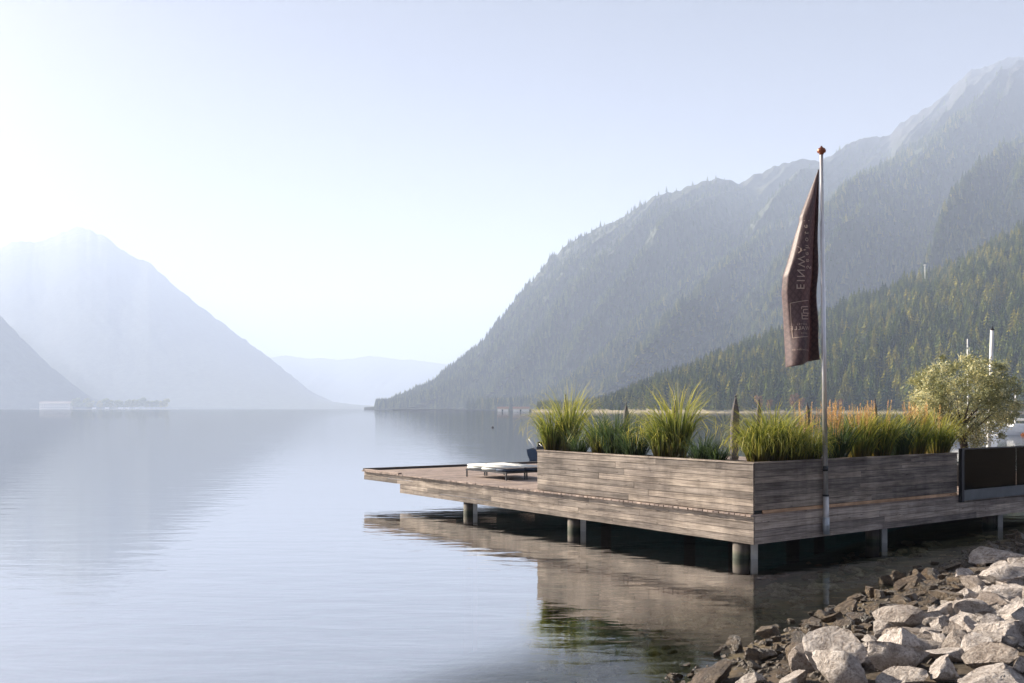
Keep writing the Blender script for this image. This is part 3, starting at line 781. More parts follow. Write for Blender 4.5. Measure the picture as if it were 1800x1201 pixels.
# ---------------------------------------------------------------- ornamental grasses
def blade(b, base, dirh, h, lean, droop, wd, r, rnd, segs=6, twist=None):
    """one arching blade"""
    p = Vector(base); up = Vector((0, 0, 1)); side = Vector((-dirh.y, dirh.x, 0))
    ang = r.uniform(0, 3.14); side = (side * math.cos(ang) + dirh * math.sin(ang))
    L = h / segs; el = math.pi / 2 - lean
    prev = None
    for k in range(segs + 1):
        f = k / segs; wv = wd * (1 - f ** 1.8) + 0.0008
        a_, c_ = p - side * wv, p + side * wv
        if prev is not None: b.quad([prev[0], prev[1], c_, a_], [(0, prev[2]), (1, prev[2]), (1, f), (0, f)], rnd, True)
        prev = (a_, c_, f)
        el -= droop / segs * (0.15 + 2.6 * f * f)
        p = p + (dirh * math.cos(el) + up * math.sin(el)) * L
def clump(name, label, a, bb, h, rb, n_, lean, droop, mat, seed, wd=0.007, plumes=0, group=None, ph=1.0):
    r = random.Random(seed)
    root = empty(name, D(a, bb, PZ - .10), 0, label, "ornamental grass", group)
    b = MB()
    for i in range(n_):
        an = r.uniform(0, 6.2832); dh = Vector((math.cos(an), math.sin(an), 0)); rr = rb * math.sqrt(r.random())
        base = Vector((rr * math.cos(an + r.uniform(-.5, .5)), rr * math.sin(an), 0))
        hh = h * (1.12 - .72 * r.random() ** 1.8)
        blade(b, base, dh, hh, lean * .8 * r.uniform(0, 1.2) * (0.3 + rr / rb), droop * (r.uniform(.35, 1.2) if r.random() < .7 else r.uniform(1.3, 2.2)), wd * r.uniform(.7, 1.3), r, r.random())
    b.build("blades", M[mat], root, False)
    if plumes:
        plumes = int(plumes * .65)
        b = MB()
        for i in range(plumes):
            an = r.uniform(0, 6.2832); dh = Vector((math.cos(an), math.sin(an), 0)); rr = rb * .8 * math.sqrt(r.random())
            base = Vector((rr * math.cos(an), rr * math.sin(an), 0)); hh = ph * r.uniform(.75, 1.08); tip = base + dh * hh * r.uniform(.02, .14) + Vector((0, 0, hh))
            b.tube([base, tip], [.0025, .0018], 3, False, r.random())
            for k in range(60):
                f = r.uniform(.62, 1.0); q = base.lerp(tip, f); d2 = Vector((r.gauss(0, 1), r.gauss(0, 1), 1.8)).normalized(); s_ = Vector((-d2.y, d2.x, 0)).normalized() * .007
                e = q + d2 * r.uniform(.03, .075) * (1.25 - f * .5)
                b.quad([q - s_, q + s_, e], [(0, .5), (1, .5), (.5, 1)], r.random())
        b.build("plumes", M['plume'], root, False)
    return root
def ab(px, off):      # planter position seen at photo column px; long arm, then short arm
    k = (px - 900) / F
    if px < 1320:
        a_ = None
        for q in np.arange(0, 7.3, .01):
            p = D(q, off)
            if p.x / p.y <= k: a_ = q; break
        return (a_ if a_ is not None else 7.0), off
    for q in np.arange(0, 7.6, .01):
        p = D(off, q)
        if p.x / p.y >= k: return off, q
    return off, 7.2
G = [  # px, offset into the planter, height, base radius, blades, lean, droop, material, plumes, label
 (972, .40, 1.45, .22, 480, .28, 1.15, 'grass', 0, "tall arching yellow-green grass at the planter's far left end"),
 (1000, .55, 1.55, .18, 330, .22, 0.9, 'grass', 0, "tall upright green grass beside the leftmost grass clump"),
 (1018, .30, .70, .15, 200, .5, 1.0, 'grassdark', 0, "low dark tuft right of the planter's leftmost tall grass"),
 (1052, .42, 1.25, .15, 300, .30, 1.5, 'grass', 0, "slender bright green grass arching left between two dark tufts"),
 (1083, .45, 1.05, .24, 460, .45, 1.2, 'grassdark', 0, "wide dark green grass in front of a closed parasol tip"),
 (1118, .35, .85, .22, 360, .55, 1.3, 'grassdark', 0, "low spreading blue-green grass in the middle of the long planter side"),
 (1166, .40, 1.25, .20, 460, .25, 1.2, 'grass', 0, "dense pale-tipped grass standing alone mid-planter"),
 (1192, .45, 1.45, .18, 400, .22, 1.2, 'grass', 0, "tallest yellow tipped grass right of the planter's middle"),
 (1236, .35, .60, .20, 280, .55, 1.2, 'grassdark', 0, "low dark tuft left of the tall closed parasol"),
 (1262, .30, .42, .16, 220, .6, 1.3, 'grassdark', 0, "smallest tuft, at the foot of the tall closed parasol"),
 (1332, .50, 1.12, .22, 560, .26, 1.6, 'grass', 0, "big weeping green grass on the planter corner"),
 (1358, .45, 1.25, .24, 620, .30, 1.8, 'grass', 0, "largest weeping grass mound, just right of the planter corner"),
 (1385, .45, .95, .25, 560, .40, 1.3, 'grass', 0, "rounded green grass between the corner mound and the flagpole"),
 (1420, .40, .78, .25, 460, .40, 1.2, 'grass', 26, "green grass with orange seed heads just left of the flagpole"),
 (1468, .45, .85, .24, 460, .35, .9, 'grassdark', 55, "orange plumed grass directly right of the flagpole"),
 (1510, .45, .95, .26, 560, .30, .9, 'grass', 60, "tall orange plumed feather grass in the middle of the short planter side"),
 (1545, .40, 1.05, .26, 620, .30, .9, 'grass', 22, "dense bright green grass left of the last orange plumes"),
 (1580, .40, .92, .22, 460, .35, 1.0, 'grassdark', 0, "shaded dark grass between two orange plumed grasses"),
 (1610, .45, .90, .22, 420, .28, .8, 'grass', 60, "pale orange feather grass in front of the olive tree"),
 (1648, .42, .98, .26, 560, .32, 1.0, 'grass', 8, "last green grass clump at the planter's right end below the olive tree"),
]
for i, (px, off, h_, rb, nb_, le, dr, mt, plu, lab) in enumerate(G):
    a_, b_ = ab(px, off)
    clump("ornamental_grass", lab, a_, b_, h_ * (1.2 if h_ < 1.2 else 1.12) * (.86 + .26 * ((i * 37) % 10) / 10), rb * .86, int(nb_ * .8), le, dr * 1.6, mt, 100 + i, .0105 if mt == 'grass' else .009, plu, "ornamental grasses in the planter", 1.24)

# ---------------------------------------------------------------- flagpole and flag
FY = 20.05
fb = P(1452.5, 940, FY); ft = P(1444, 272, FY)
pole = empty("flagpole", fb, 0, "tall silver flagpole with copper finial fixed to the deck's short side", "flagpole")
def lerpz(z): return fb.lerp(ft, (z - fb.z) / (ft.z - fb.z))
zs = P(0, 872, FY).z
b = MB(); b.tube([lerpz(zs - .05), lerpz(4.5), ft], [.047, .044, .034], 16); b.build("pole_tube", M['alu'], pole)
b = MB(); b.tube([fb, lerpz(zs)], [.062, .060], 18); b.build("ground_sleeve", M['sleeve'], pole)
b = MB(); b.tube([lerpz(zs - .005), lerpz(zs + .03)], [.066, .066], 18); b.build("collar", M['rubber'], pole)
b = MB(); b.tube([lerpz(fb.z + .02), lerpz(fb.z + .36)], [.0665, .0665], 18); b.box(fb + Vector((-.05, .05, .08)), (.1, 0, 0), (0, .14, 0), (0, 0, .22)); b.build("bracket", M['greymetal'], pole)
b = MB(); b.lathe(ft, [(.001, -.01), (.04, 0), (.045, .02), (.085, .05), (.092, .085), (.075, .12), (.03, .15), (.012, .18), (.001, .185)], 18); b.build("finial", M['copper'], pole)
b = MB(); q0 = lerpz(6.9); b.tube([q0 + Vector((-.045, -.02, 0)), lerpz(1.75) + Vector((-.06, -.02, 0))], [.004, .004], 4); b.build("halyard", M['sleeve'], pole)
b = MB(); b.tube([lerpz(1.70), lerpz(1.80)], [.055, .055], 14); b.build("cleat", M['darkmetal'], pole)

LE = [(300, 1438), (320, 1430.5), (345, 1421), (365, 1413), (380, 1407), (390, 1406), (398, 1404), (408, 1401), (430, 1395), (457, 1387), (485, 1377.5), (513, 1376), (555, 1380), (590, 1382), (620, 1383), (646, 1384)]
RE = [(300, 1440), (345, 1439.5), (400, 1438), (460, 1437), (520, 1437), (590, 1439), (646, 1443)]
BOT = [(0, 646), (.45, 641), (.55, 637), (1.0, 632)]
def flag_pt(f, t, off=0.0):
    yb = float(np.interp(f, [q[0] for q in BOT], [q[1] for q in BOT]))
    py = 298 + (yb - 298) * t
    xl = float(np.interp(py, [q[0] for q in LE], [q[1] for q in LE])); xr = float(np.interp(py, [q[0] for q in RE], [q[1] for q in RE]))
    px = xl + (xr - xl) * f
    wdt = (xr - xl) / 60.0
    fold = float(np.interp(t, [0, .3, .6, 1], [.62, .82, .78, .62]))
    # the cloth hangs toward the lens on its free side, with a deep fold and smaller waves
    dep = -0.16 * wdt * math.sin(math.pi * min(1, f / fold)) ** 1.0 if f < fold else 0.20 * wdt * math.sin(math.pi * (f - fold) / (1 - fold))
    dep += .035 * wdt * math.sin(7 * f + 9 * t) + .02 * math.sin(23 * t + 5 * f) * wdt + .03 * wdt * math.sin(3 * t * 6.28 + 2 * f)
    if f < 0.10: dep += 0.12 * wdt * (0.10 - f) / 0.10
    p = P(px, py, FY - 0.02)
    return Vector((p.x, FY - 0.02 + dep - off, p.z))
flag = empty("hanging_flag", flag_pt(1, 0), 0, "long dark brown banner flag hanging limp from the flagpole, printing seen mirrored", "flag")
NF, NT = 44, 110
pts = [[flag_pt(i / NF, j / NT) for i in range(NF + 1)] for j in range(NT + 1)]
me = bpy.data.meshes.new("cloth")
vv = [p for row in pts for p in row]
ff = [[j * (NF + 1) + i, j * (NF + 1) + i + 1, (j + 1) * (NF + 1) + i + 1, (j + 1) * (NF + 1) + i] for j in range(NT) for i in range(NF)]
me.from_pydata(vv, [], ff); uvl = me.uv_layers.new(name="UVMap")
uvl.data.foreach_set("uv", np.array([(i_ / NF * 1.0, j_ / NT * 4.0) for fc in ff for (j_, i_) in [divmod(v, NF + 1) for v in fc]], dtype=np.float32).ravel())
me.polygons.foreach_set("use_smooth", np.ones(len(ff), bool)); me.update()
m, n, out = mat_new("flag_cloth")
uv = N(n, "ShaderNodeUVMap").outputs[0]
def rings(off):
    mp = n.nodes.new("ShaderNodeMapping"); mp.inputs["Scale"].default_value = (6, 6, 1); mp.inputs["Location"].default_value = (off, off, 0); n.links.new(uv, mp.inputs["Vector"])
    fr_ = n.nodes.new("ShaderNodeVectorMath"); fr_.operation = 'FRACTION'; n.links.new(mp.outputs[0], fr_.inputs[0])
    di = n.nodes.new("ShaderNodeVectorMath"); di.operation = 'DISTANCE'; n.links.new(fr_.outputs[0], di.inputs[0]); di.inputs[1].default_value = (.5, .5, 0)
    return math_n(n, 'LESS_THAN', math_n(n, 'ABSOLUTE', math_n(n, 'SUBTRACT', di.outputs["Value"], .43)), .06)
k = math_n(n, 'MAXIMUM', rings(0), rings(.5))
c = mixc(n, k, (0.17, 0.10, 0.10), (0.12, 0.07, 0.072))
d = N(n, "ShaderNodeBsdfPrincipled"); d.inputs["Roughness"].default_value = 0.5; d.inputs["Sheen Weight"].default_value = 0.3
tl = N(n, "ShaderNodeBsdfTranslucent"); n.links.new(c, d.inputs["Base Color"]); n.links.new(c, tl.inputs["Color"])
mx = N(n, "ShaderNodeMixShader"); mx.inputs[0].default_value = .45
n.links.new(d.outputs[0], mx.inputs[1]); n.links.new(tl.outputs[0], mx.inputs[2]); n.links.new(mx.outputs[0], out.inputs[0])
M['flag'] = m
me.transform(Matrix.Translation(-flag.location)); link_mesh("cloth", me, M['flag'], flag)
md = flag.children[0].modifiers.new("thickness", 'SOLIDIFY'); md.thickness = .003
M['print'] = grass_mat("flag_print", (0.66, 0.50, 0.42), (0.66, 0.50, 0.42), (0.66, 0.50, 0.42), .4)
def text_polys(txt, size):
    cu = bpy.data.curves.new("lettering", 'FONT'); cu.body = txt; cu.size = size; cu.align_x = 'LEFT'
    ob = bpy.data.objects.new("lettering", cu); COL.objects.link(ob)
    dg = bpy.context.evaluated_depsgraph_get(); dg.update()
    em = ob.evaluated_get(dg).to_mesh()
    v = [tuple(x.co) for x in em.vertices]; f = [list(p.vertices) for p in em.polygons]
    ob.evaluated_get(dg).to_mesh_clear(); bpy.data.objects.remove(ob); bpy.data.curves.remove(cu)
    return v, f
def inv_flag(px, py):
    """photo column/row on the hanging cloth -> cloth coordinates"""
    xl = float(np.interp(py, [q[0] for q in LE], [q[1] for q in LE])); xr = float(np.interp(py, [q[0] for q in RE], [q[1] for q in RE]))
    f = (px - xl) / (xr - xl); yb = float(np.interp(f, [q[0] for q in BOT], [q[1] for q in BOT]))
    return f, (py - 298) / (yb - 298)
def put(b, verts, faces):
    n0 = len(b.v); ok = True; vs = []
    for (px, py) in verts:
        f, t = inv_flag(px, py)
        if f < .03 or f > .97: ok = False; break
        vs.append(flag_pt(f, t, .014))
    if not ok: return
    for fc in faces: b.quad([vs[i] for i in fc], None, .5)
b = MB()
def vert_text(txt, x0, y0, size, sp, dx, bold=0):     # runs upward, mirrored: letter tops to the right
    y = y0
    for i, ch in enumerate(txt):
        v, f = text_polys(ch, size)
        wch = max([q[0] for q in v]) if v else 0
        x = x0 + dx * (y0 - y)
        put(b, [(x + q[1], y - q[0]) for q in v], f)
        y -= (wch + sp)
vert_text("EINWA", 1396.5, 511, 20, 4.0, .05)
vert_text("Seehotel", 1415, 474, 13, 6.2, -.05)
def hor_text(txt, x0, y0, size, sp):                  # mirrored: runs right to left
    x = x0
    for ch in txt:
        v, f = text_polys(ch, size); wch = max([q[0] for q in v]) if v else 2
        put(b, [(x - q[0], y0 - q[1]) for q in v], f); x -= wch + sp
hor_text("WALLER", 1421, 581, 9.5, .8)
hor_text("HOTEL", 1415, 572.5, 4.2, 1.3)
hor_text("****", 1415, 590, 6, .7)
hor_text("www.einwaller.at", 1428, 617, 5.0, .35)
def bar(x0, y0, x1, y1, wd):
    L_ = math.hypot(x1 - x0, y1 - y0); nx, ny = -(y1 - y0) / L_ * wd / 2, (x1 - x0) / L_ * wd / 2
    k = max(1, int(L_ / 4))
    for i in range(k):
        xa, ya = x0 + (x1 - x0) * i / k, y0 + (y1 - y0) * i / k; xb, yb_ = x0 + (x1 - x0) * (i + 1) / k, y0 + (y1 - y0) * (i + 1) / k
        put(b, [(xa + nx, ya + ny), (xb + nx, yb_ + ny), (xb - nx, yb_ - ny), (xa - nx, ya - ny)], [[0, 1, 2, 3]])
bar(1387, 534, 1424, 528, .9); bar(1387, 534, 1391, 595, .9); bar(1391, 595, 1418, 592.5, .9)
for s_ in ((1405, 541, 1423, 539), (1405, 541, 1405.5, 545), (1423, 539, 1422.5, 551), (1409, 545.5, 1419, 544.5), (1409, 545.5, 1409, 551.5), (1409, 551.5, 1422, 551), (1405.5, 556, 1418.5, 556), (1418.5, 556, 1418.5, 551.5),
           (1406, 551, 1406.5, 562), (1406.5, 562, 1422, 561), (1422, 561, 1422, 555)):
    bar(*s_, 1.5)
o = b.build("lettering", M['print'], flag)

# ---------------------------------------------------------------- glass railing
rl = empty("glass_railing", D(-.06, PB + .06, DECK_Z), DECK_ROT, "dark tinted glass railing on a grey metal shoe right of the planter", "railing")
RB0 = PB + .06
b = MB(); b.box(D(-.10, RB0, .76), vb * .10, va * .09, vz * 1.28); b.build("end_post", M['darkmetal'], rl)
b = MB(); b.box(D(-.09, RB0 + .11, .79), vb * 10.0, va * .08, vz * .25); b.build("base_shoe", M['shoe'], rl)
m, n, out = mat_new("tinted_glass")
fr = N(n, "ShaderNodeFresnel"); fr.inputs[0].default_value = 1.22
tr = N(n, "ShaderNodeBsdfTransparent"); tr.inputs[0].default_value = (.06, .05, .05, 1)
gl = N(n, "ShaderNodeBsdfGlossy"); gl.inputs["Roughness"].default_value = .01
mx = N(n, "ShaderNodeMixShader"); n.links.new(fr.outputs[0], mx.inputs[0]); n.links.new(tr.outputs[0], mx.inputs[1]); n.links.new(gl.outputs[0], mx.inputs[2]); n.links.new(mx.outputs[0], out.inputs[0])
M['glass'] = m
for k in range(4):
    b = MB(); b.box(D(-.058, RB0 + .13 + k * 2.5, 1.04), vb * 2.46, va * .016, vz * .97); b.build("glass_pane", M['glass'], rl)
b = MB(); b.box(D(-.075, RB0 + .105, 2.012), vb * 10.0, va * .05, vz * .03); b.build("top_rail", M['darkmetal'], rl)

# ---------------------------------------------------------------- loungers
def lounger(a1, b0, wd, lab):
    L_ = 2.15
    root = empty("sun_lounger", D(a1, b0, DECK_Z), DECK_ROT, lab, "sun lounger", "sun loungers side by side on the deck")
    f = MB(); zf = DECK_Z + .20
    for bb in (b0, b0 + wd - .04): f.box(D(a1, bb, zf), va * L_, vb * .04, vz * .045)
    for aa in (a1, a1 + L_ - .04): f.box(D(aa, b0 + .04, zf), vb * (wd - .08), va * .04, vz * .045)
    for k in range(10): f.box(D(a1 + .12 + k * .2, b0 + .04, zf + .01), vb * (wd - .08), va * .06, vz * .02)
    f.build("frame", M['darkmetal'], root)
    for aa in (a1 + .01, a1 + L_ - .05):
        for bb in (b0 + .005, b0 + wd - .04):
            l = MB(); l.box(D(aa, bb, DECK_Z + .001), vz * .20, va * .035, vb * .035); l.build("leg", M['darkmetal'], root)
    def cushion(a_, l_, z0, z1, mats, nm):
        bm = bmesh.new(); bmesh.ops.create_cube(bm, size=1)
        bmesh.ops.scale(bm, vec=(wd - .02, l_, z1 - z0), verts=bm.verts)
        bmesh.ops.bevel(bm, geom=list(bm.edges), offset=.028, segments=3, affect='EDGES')
        bmesh.ops.translate(bm, verts=bm.verts, vec=(wd / 2, a_ + l_ / 2, (z0 + z1) / 2))
        me = bpy.data.meshes.new(nm); bm.to_mesh(me); bm.free()
        me.polygons.foreach_set("use_smooth", np.ones(len(me.polygons), bool))
        return link_mesh(nm, me, mats, root)
    pp = MB()
    for aa in (a1 + .31, a1 + .94, a1 + 1.34, a1 + 1.72):
        pp.tube([D(aa, b0 + .02, DECK_Z + .386), D(aa, b0 + wd - .02, DECK_Z + .386)], .006, 6)
    pp.build("seam_piping", M['palecloth'], root)
    cushion(0.02, .55, .246, .335, M['navycloth'], "foot_cushion")
    cushion(.575, .75, .246, .335, M['palecloth'], "middle_cushion")
    cushion(1.33, .78, .246, .335, M['palecloth'], "head_cushion")
    cushion(.005, 2.12, .337, .352 + .03, M['whitecloth'], "towel")
    return root
lounger(10.05, 1.15, .70, "low sun lounger with white top and navy foot end, nearest the deck edge")
lounger(10.05, 1.88, .70, "second sun lounger partly hidden behind the planter's left end")

# ---------------------------------------------------------------- closed parasols
def parasol(px, ytop, Yd, hh, wpx, lab, tilt=0.0, pole_mat='whitepole'):
    top = P(px, ytop, Yd); z0 = DECK_Z + .0; wd = wpx / F * Yd / 2
    root = empty("closed_parasol", (top.x, Yd, z0), 0, lab, "parasol", "closed parasols on the deck")
    Ht = top.z - z0
    b = MB(); b.lathe((0, 0, 0), [(.001, 0), (.28, 0), (.28, .04), (.24, .07), (.05, .08), (.04, .22), (.001, .22)], 20); b.build("base", M['darkmetal'], root, False)
    b = MB(); b.tube([(0, 0, .08), (0, 0, Ht - .1)], [.028, .025], 12); b.build("pole", M[pole_mat], root, False)
    b = MB(); n_ = 24; rings_ = []
    prof = [(0.02, .0), (.35, -.10), (.75, -.35), (1.0, -.75), (.95, -1.1), (.80, -1.5), (1.0, -1.62), (.75, -1.72), (.2, -1.70)]
    for (rr, zz) in prof:
        base = len(b.v)
        for k in range(n_):
            an = 6.2832 * k / n_; fr_ = 1 + .22 * math.cos(an * 8) * min(1, rr * 1.2) * (1 if zz < -.2 else .3)
            b.v.append((wd * rr * fr_ * math.cos(an), wd * rr * fr_ * math.sin(an), Ht + zz * hh / 1.75))
        rings_.append(base)
    for i in range(len(rings_) - 1):
        for k in range(n_):
            k2 = (k + 1) % n_; b.f.append([rings_[i + 1] + k, rings_[i + 1] + k2, rings_[i] + k2, rings_[i] + k]); b.uv += [(0, 0)] * 4; b.r.append(.5); b.sm.append(True)
    b.build("folded_canopy", M['parasol'], root, False)
    b = MB(); b.lathe((0, 0, Ht), [(.001, -.03), (.022, -.02), (.026, .02), (.012, .05), (.001, .06)], 10); b.build("tip", M['darkmetal'], root, False)
    b = MB(); b.lathe((0, 0, Ht - 1.35 * hh / 1.75), [(wd * 1.05, -.03), (wd * 1.08, 0), (wd * 1.05, .03)], 16); b.build("tie_strap", M['darkmetal'], root, False)
    root.rotation_euler = (0, tilt, 0)
    return root
parasol(1289, 697, 28.0, 1.9, 14, "tallest closed grey parasol, standing clear between grass clumps", 0.03)
parasol(1101, 711, 35.0, 1.7, 11, "closed parasol whose pointed tip shows above the dark grass mid-planter")
parasol(1187, 705, 34.0, 1.7, 9, "closed parasol mostly hidden behind the tallest yellow tipped grass")
parasol(994, 696, 33.0, 1.7, 8, "closed parasol hidden inside the planter's leftmost tall grass")
parasol(1334, 704, 33.0, 1.8, 10, "closed parasol behind the weeping grass mound at the corner")
parasol(1419, 710, 36.5, 1.7, 14, "closed brown parasol standing just left of the flagpole")
parasol(1538, 703, 33.5, 1.7, 9, "closed parasol among the orange plumes right of the flagpole")

# ---------------------------------------------------------------- olive tree
ot = D(1.5, 10.1, DECK_Z)
ol = empty("olive_tree", ot, 0, "bushy grey-green olive tree on the deck behind the glass railing", "tree")
r = random.Random(77)
b = MB()
b.lathe((0.12, 0, 0), [(.001, 0), (.30, 0), (.42, .55), (.44, .62), (.40, .62), (.38, .56), (.001, .56)], 24); b.build("pot", M['darkmetal'], ol, False)
b = MB(); limbs = []
b.tube([(.12, 0, .5), (.10, .03, .95), (.0, .0, 1.35), (.02, 0, 1.6)], [.13, .10, .10, .08], 10)
for k in range(16):
    an = 6.2832 * k / 16 + r.uniform(-.2, .2); el = r.uniform(.15, 1.2); L_ = r.uniform(.8, 1.35)
    d = Vector((math.cos(an) * math.cos(el), math.sin(an) * math.cos(el), math.sin(el)))
    p0 = Vector((.02, 0, r.uniform(1.2, 1.65))); p1 = p0 + d * L_ * .5 + Vector((0, 0, .1)); p2 = p0 + d * L_ + Vector((r.uniform(-.1, .1), r.uniform(-.1, .1), r.uniform(-.1, .2)))
    b.tube([p0, p1, p2], [.035, .02, .006], 6); limbs.append((p0, p1, p2))
b.build("trunk", M['trunk'], ol, False)
b = MB()
ctr = Vector((0.0, 0, 2.25))
clus = []
for i in range(74):
    d = Vector((r.gauss(0, 1), r.gauss(0, 1), r.gauss(0, .85))).normalized()
    q = r.uniform(.5, 1.0) ** .6
    clus.append((ctr + Vector((d.x * 1.22, d.y * 1.15, d.z * (1.05 if d.z > 0 else 1.2))) * q, r.uniform(.20, .36)))
for i in range(75):   # sprigs breaking the outline
    d = Vector((r.gauss(0, 1), r.gauss(0, 1), r.gauss(.3, .8))).normalized()
    clus.append((ctr + Vector((d.x * 1.34, d.y * 1.25, d.z * 1.16)) * r.uniform(.95, 1.1), r.uniform(.07, .14)))
for (c, R) in clus:
    tone = r.random()
    for k in range(int(270 * (R / .22) ** 1.3)):
        d = Vector((r.gauss(0, 1), r.gauss(0, 1), r.gauss(0, 1))); p = c + d * R * .5
        l = Vector((r.gauss(0, 1), r.gauss(0, 1), r.gauss(.4, 1))).normalized(); s_ = l.orthogonal().normalized()
        s_ = Matrix.Rotation(r.uniform(0, 6.28), 3, l) @ s_
        ln, wv = r.uniform(.055, .09), r.uniform(.010, .017)
        b.quad([p, p + l * ln * .5 + s_ * wv, p + l * ln, p + l * ln * .5 - s_ * wv], [(0, tone), (.5, tone), (1, min(1, tone + .2)), (.5, tone)], r.random())
b.build("crown", M['olive'], ol, False)

# ---------------------------------------------------------------- boats, masts, buoys
def hull_mesh(L_, Wd, Hh, bow=True, n_=14):
    """open-topped boat hull along +x, transom at x=0, keel below z=0"""
    b = MB(); secs = []
    for i in range(n_ + 1):
        f = i / n_; wv = Wd / 2 * (1 - max(0, f - .35) ** 2.2 / .65 ** 2.2 * .97); sheer = Hh * (1 + .25 * f * f)
        secs.append([(f * L_, -wv, sheer), (f * L_ - .0, -wv * .93, sheer * .45), (f * L_, -wv * .75, -.05), (f * L_, 0, -.22 * (1 - f ** 3)), (f * L_, wv * .75, -.05), (f * L_, wv * .93, sheer * .45), (f * L_, wv, sheer)])
    for i in range(n_):
        for k in range(6): b.quad([secs[i][k], secs[i + 1][k], secs[i + 1][k + 1], secs[i][k + 1]], None, .5, True)
    b.quad(secs[0][::-1]); 
    return b, secs
bp = P(925, HZ, 56.0)
bt = empty("motorboat", (bp.x + .85, 56, 0), rad(72), "small dark blue boat moored beyond the planter's left end", "boat")
hb, secs = hull_mesh(4.6, 1.75, .62)
hb.build("hull", M['boatblue'], bt, False)
b = MB()
for i in range(14):
    s0, s1 = secs[i], secs[i + 1]; q0, q1, q2, q3 = Vector(s0[0]), Vector(s1[0]), Vector(s1[6]), Vector(s0[6]); dn = Vector((0, 0, -.12)); b.quad([q0 + dn, q1 + dn, q2 + dn, q3 + dn])
b.build("inner_deck", M['beam'], bt, False)
b = MB(); b.tube([(.25, .3, .5), (.2, .62, 1.0), (.18, .80, 1.22)], [.05, .04, .03], 8); b.tube([(.25, -.3, .55), (.3, .2, .95)], .02, 6); b.build("grab_rail", M['white'], bt, False)
b = MB(); b.box((-.32, -.2, .2), (.3, 0, 0), (0, .34, 0), (0, 0, .62)); b.box((-.22, -.1, -.3), (.14, 0, 0), (0, .14, 0), (0, 0, .5)); b.build("outboard_motor", M['rubber'], bt, False)
b = MB(); b.box((1.7, -.7, .55), (.05, 0, 0), (0, 1.4, 0), (0, 0, .45)); b.build("windscreen", M['glass'], bt, False)
def sailboat(px, yt, Yd, L_, rz, lab, lean=0.0, furl=True, sc_=1.0):
    x = (px - 900) / F * Yd; zt = P(px, yt, Yd).z
    root = empty("sailing_boat", (x, Yd, 0), rz, lab, "sailing boat", "sailing boats moored in the bay on the right")
    hb, secs = hull_mesh(L_, L_ * .32, .85)
    dx = -L_ * .55
    for i, v in enumerate(hb.v): hb.v[i] = (v[0] + dx, v[1], v[2])
    hb.build("hull", M['white'], root, False)
    b = MB()
    for i in range(14):
        s0, s1 = secs[i], secs[i + 1]; b.quad([Vector(s0[0]) + Vector((dx, 0, -.06)), Vector(s1[0]) + Vector((dx, 0, -.06)), Vector(s1[6]) + Vector((dx, 0, -.06)), Vector(s0[6]) + Vector((dx, 0, -.06))])
    b.box((dx + L_ * .35, -L_ * .09, .8), (L_ * .3, 0, 0), (0, L_ * .18, 0), (0, 0, .45)); b.build("cabin_deck", M['white'], root, False)
    b = MB(); b.tube([(0, 0, .6), (lean * zt * .5, 0, zt * .5), (lean * zt, 0, zt)], [.075, .07, .05], 10); b.build("mast", M['whitepole'], root, False)
    b = MB(); b.tube([(-.1, 0, 1.75), (-L_ * .45, 0, 1.7)], [.13, .10], 10); b.build("boom_with_furled_sail", M['whitecloth'], root, False)
    b = MB()
    for q in ((L_ * .43, 0, .95), (-L_ * .5, 0, .9), (0, L_ * .14, .9), (0, -L_ * .14, .9)): b.tube([(lean * zt * .95, 0, zt * .96), q], [.012, .012], 4)
    b.build("rigging", M['greymetal'], root, False)
    return root
sailboat(1702, 596, 85.0, 6.5, rad(25), "white sailing boat whose bare mast rises out of the olive tree's crown", -.01)
sailboat(1784, 682, 110.0, 6.0, rad(190), "white sailing boat at the right edge with a short stayed mast", -.02)
sailboat(1752, 676, 140.0, 6.0, rad(40), "farther sailing boat half hidden behind the olive tree's right side")
sailboat(1738, 705, 75.0, 4.6, rad(62), "white boat hull seen below the olive tree's crown")
# white mooring pole
p0 = P(1735, 800, 34.0); p1 = P(1744, 580, 34.0)
wp = empty("white_post", p0, 0, "tall white post standing behind the olive tree", "post")
b = MB(); b.tube([Vector((p0.x - .02, 34, float(ground_z(p0.x, 34)) - .3)), p1], [.075, .06], 14); b.build("shaft", M['whitepole'], wp)
b = MB(); b.lathe(p1, [(.001, -.02), (.075, -.01), (.075, .03), (.02, .05), (.015, .13), (.001, .13)], 12); b.build("cap", M['darkmetal'], wp)
# buoys
def buoy(px, py, R, mat, lab):
    Yd = H * F / (py - HZ); x = (px - 900) / F * Yd
    root = empty("mooring_buoy", (x, Yd, 0), 0, lab, "buoy")
    b = MB(); b.lathe((0, 0, 0), [(.001, -R * .7), (R * .7, -R * .5), (R, 0), (R * .8, R * .6), (R * .3, R * .95), (R * .12, R * 1.0), (R * .12, R * 1.4), (.001, R * 1.4)], 16); b.build("float", M[mat], root, False)
    b = MB(); b.tube([(-R * .2, 0, R * 1.3), (0, 0, R * 1.75), (R * .2, 0, R * 1.3)], R * .06, 6); b.build("ring", M['greymetal'], root, False)
buoy(866, 752, .20, 'rubber', "tiny dark buoy alone on the open water")
buoy(1798, 765, .24, 'orange', "orange buoy at the right edge above the glass railing")

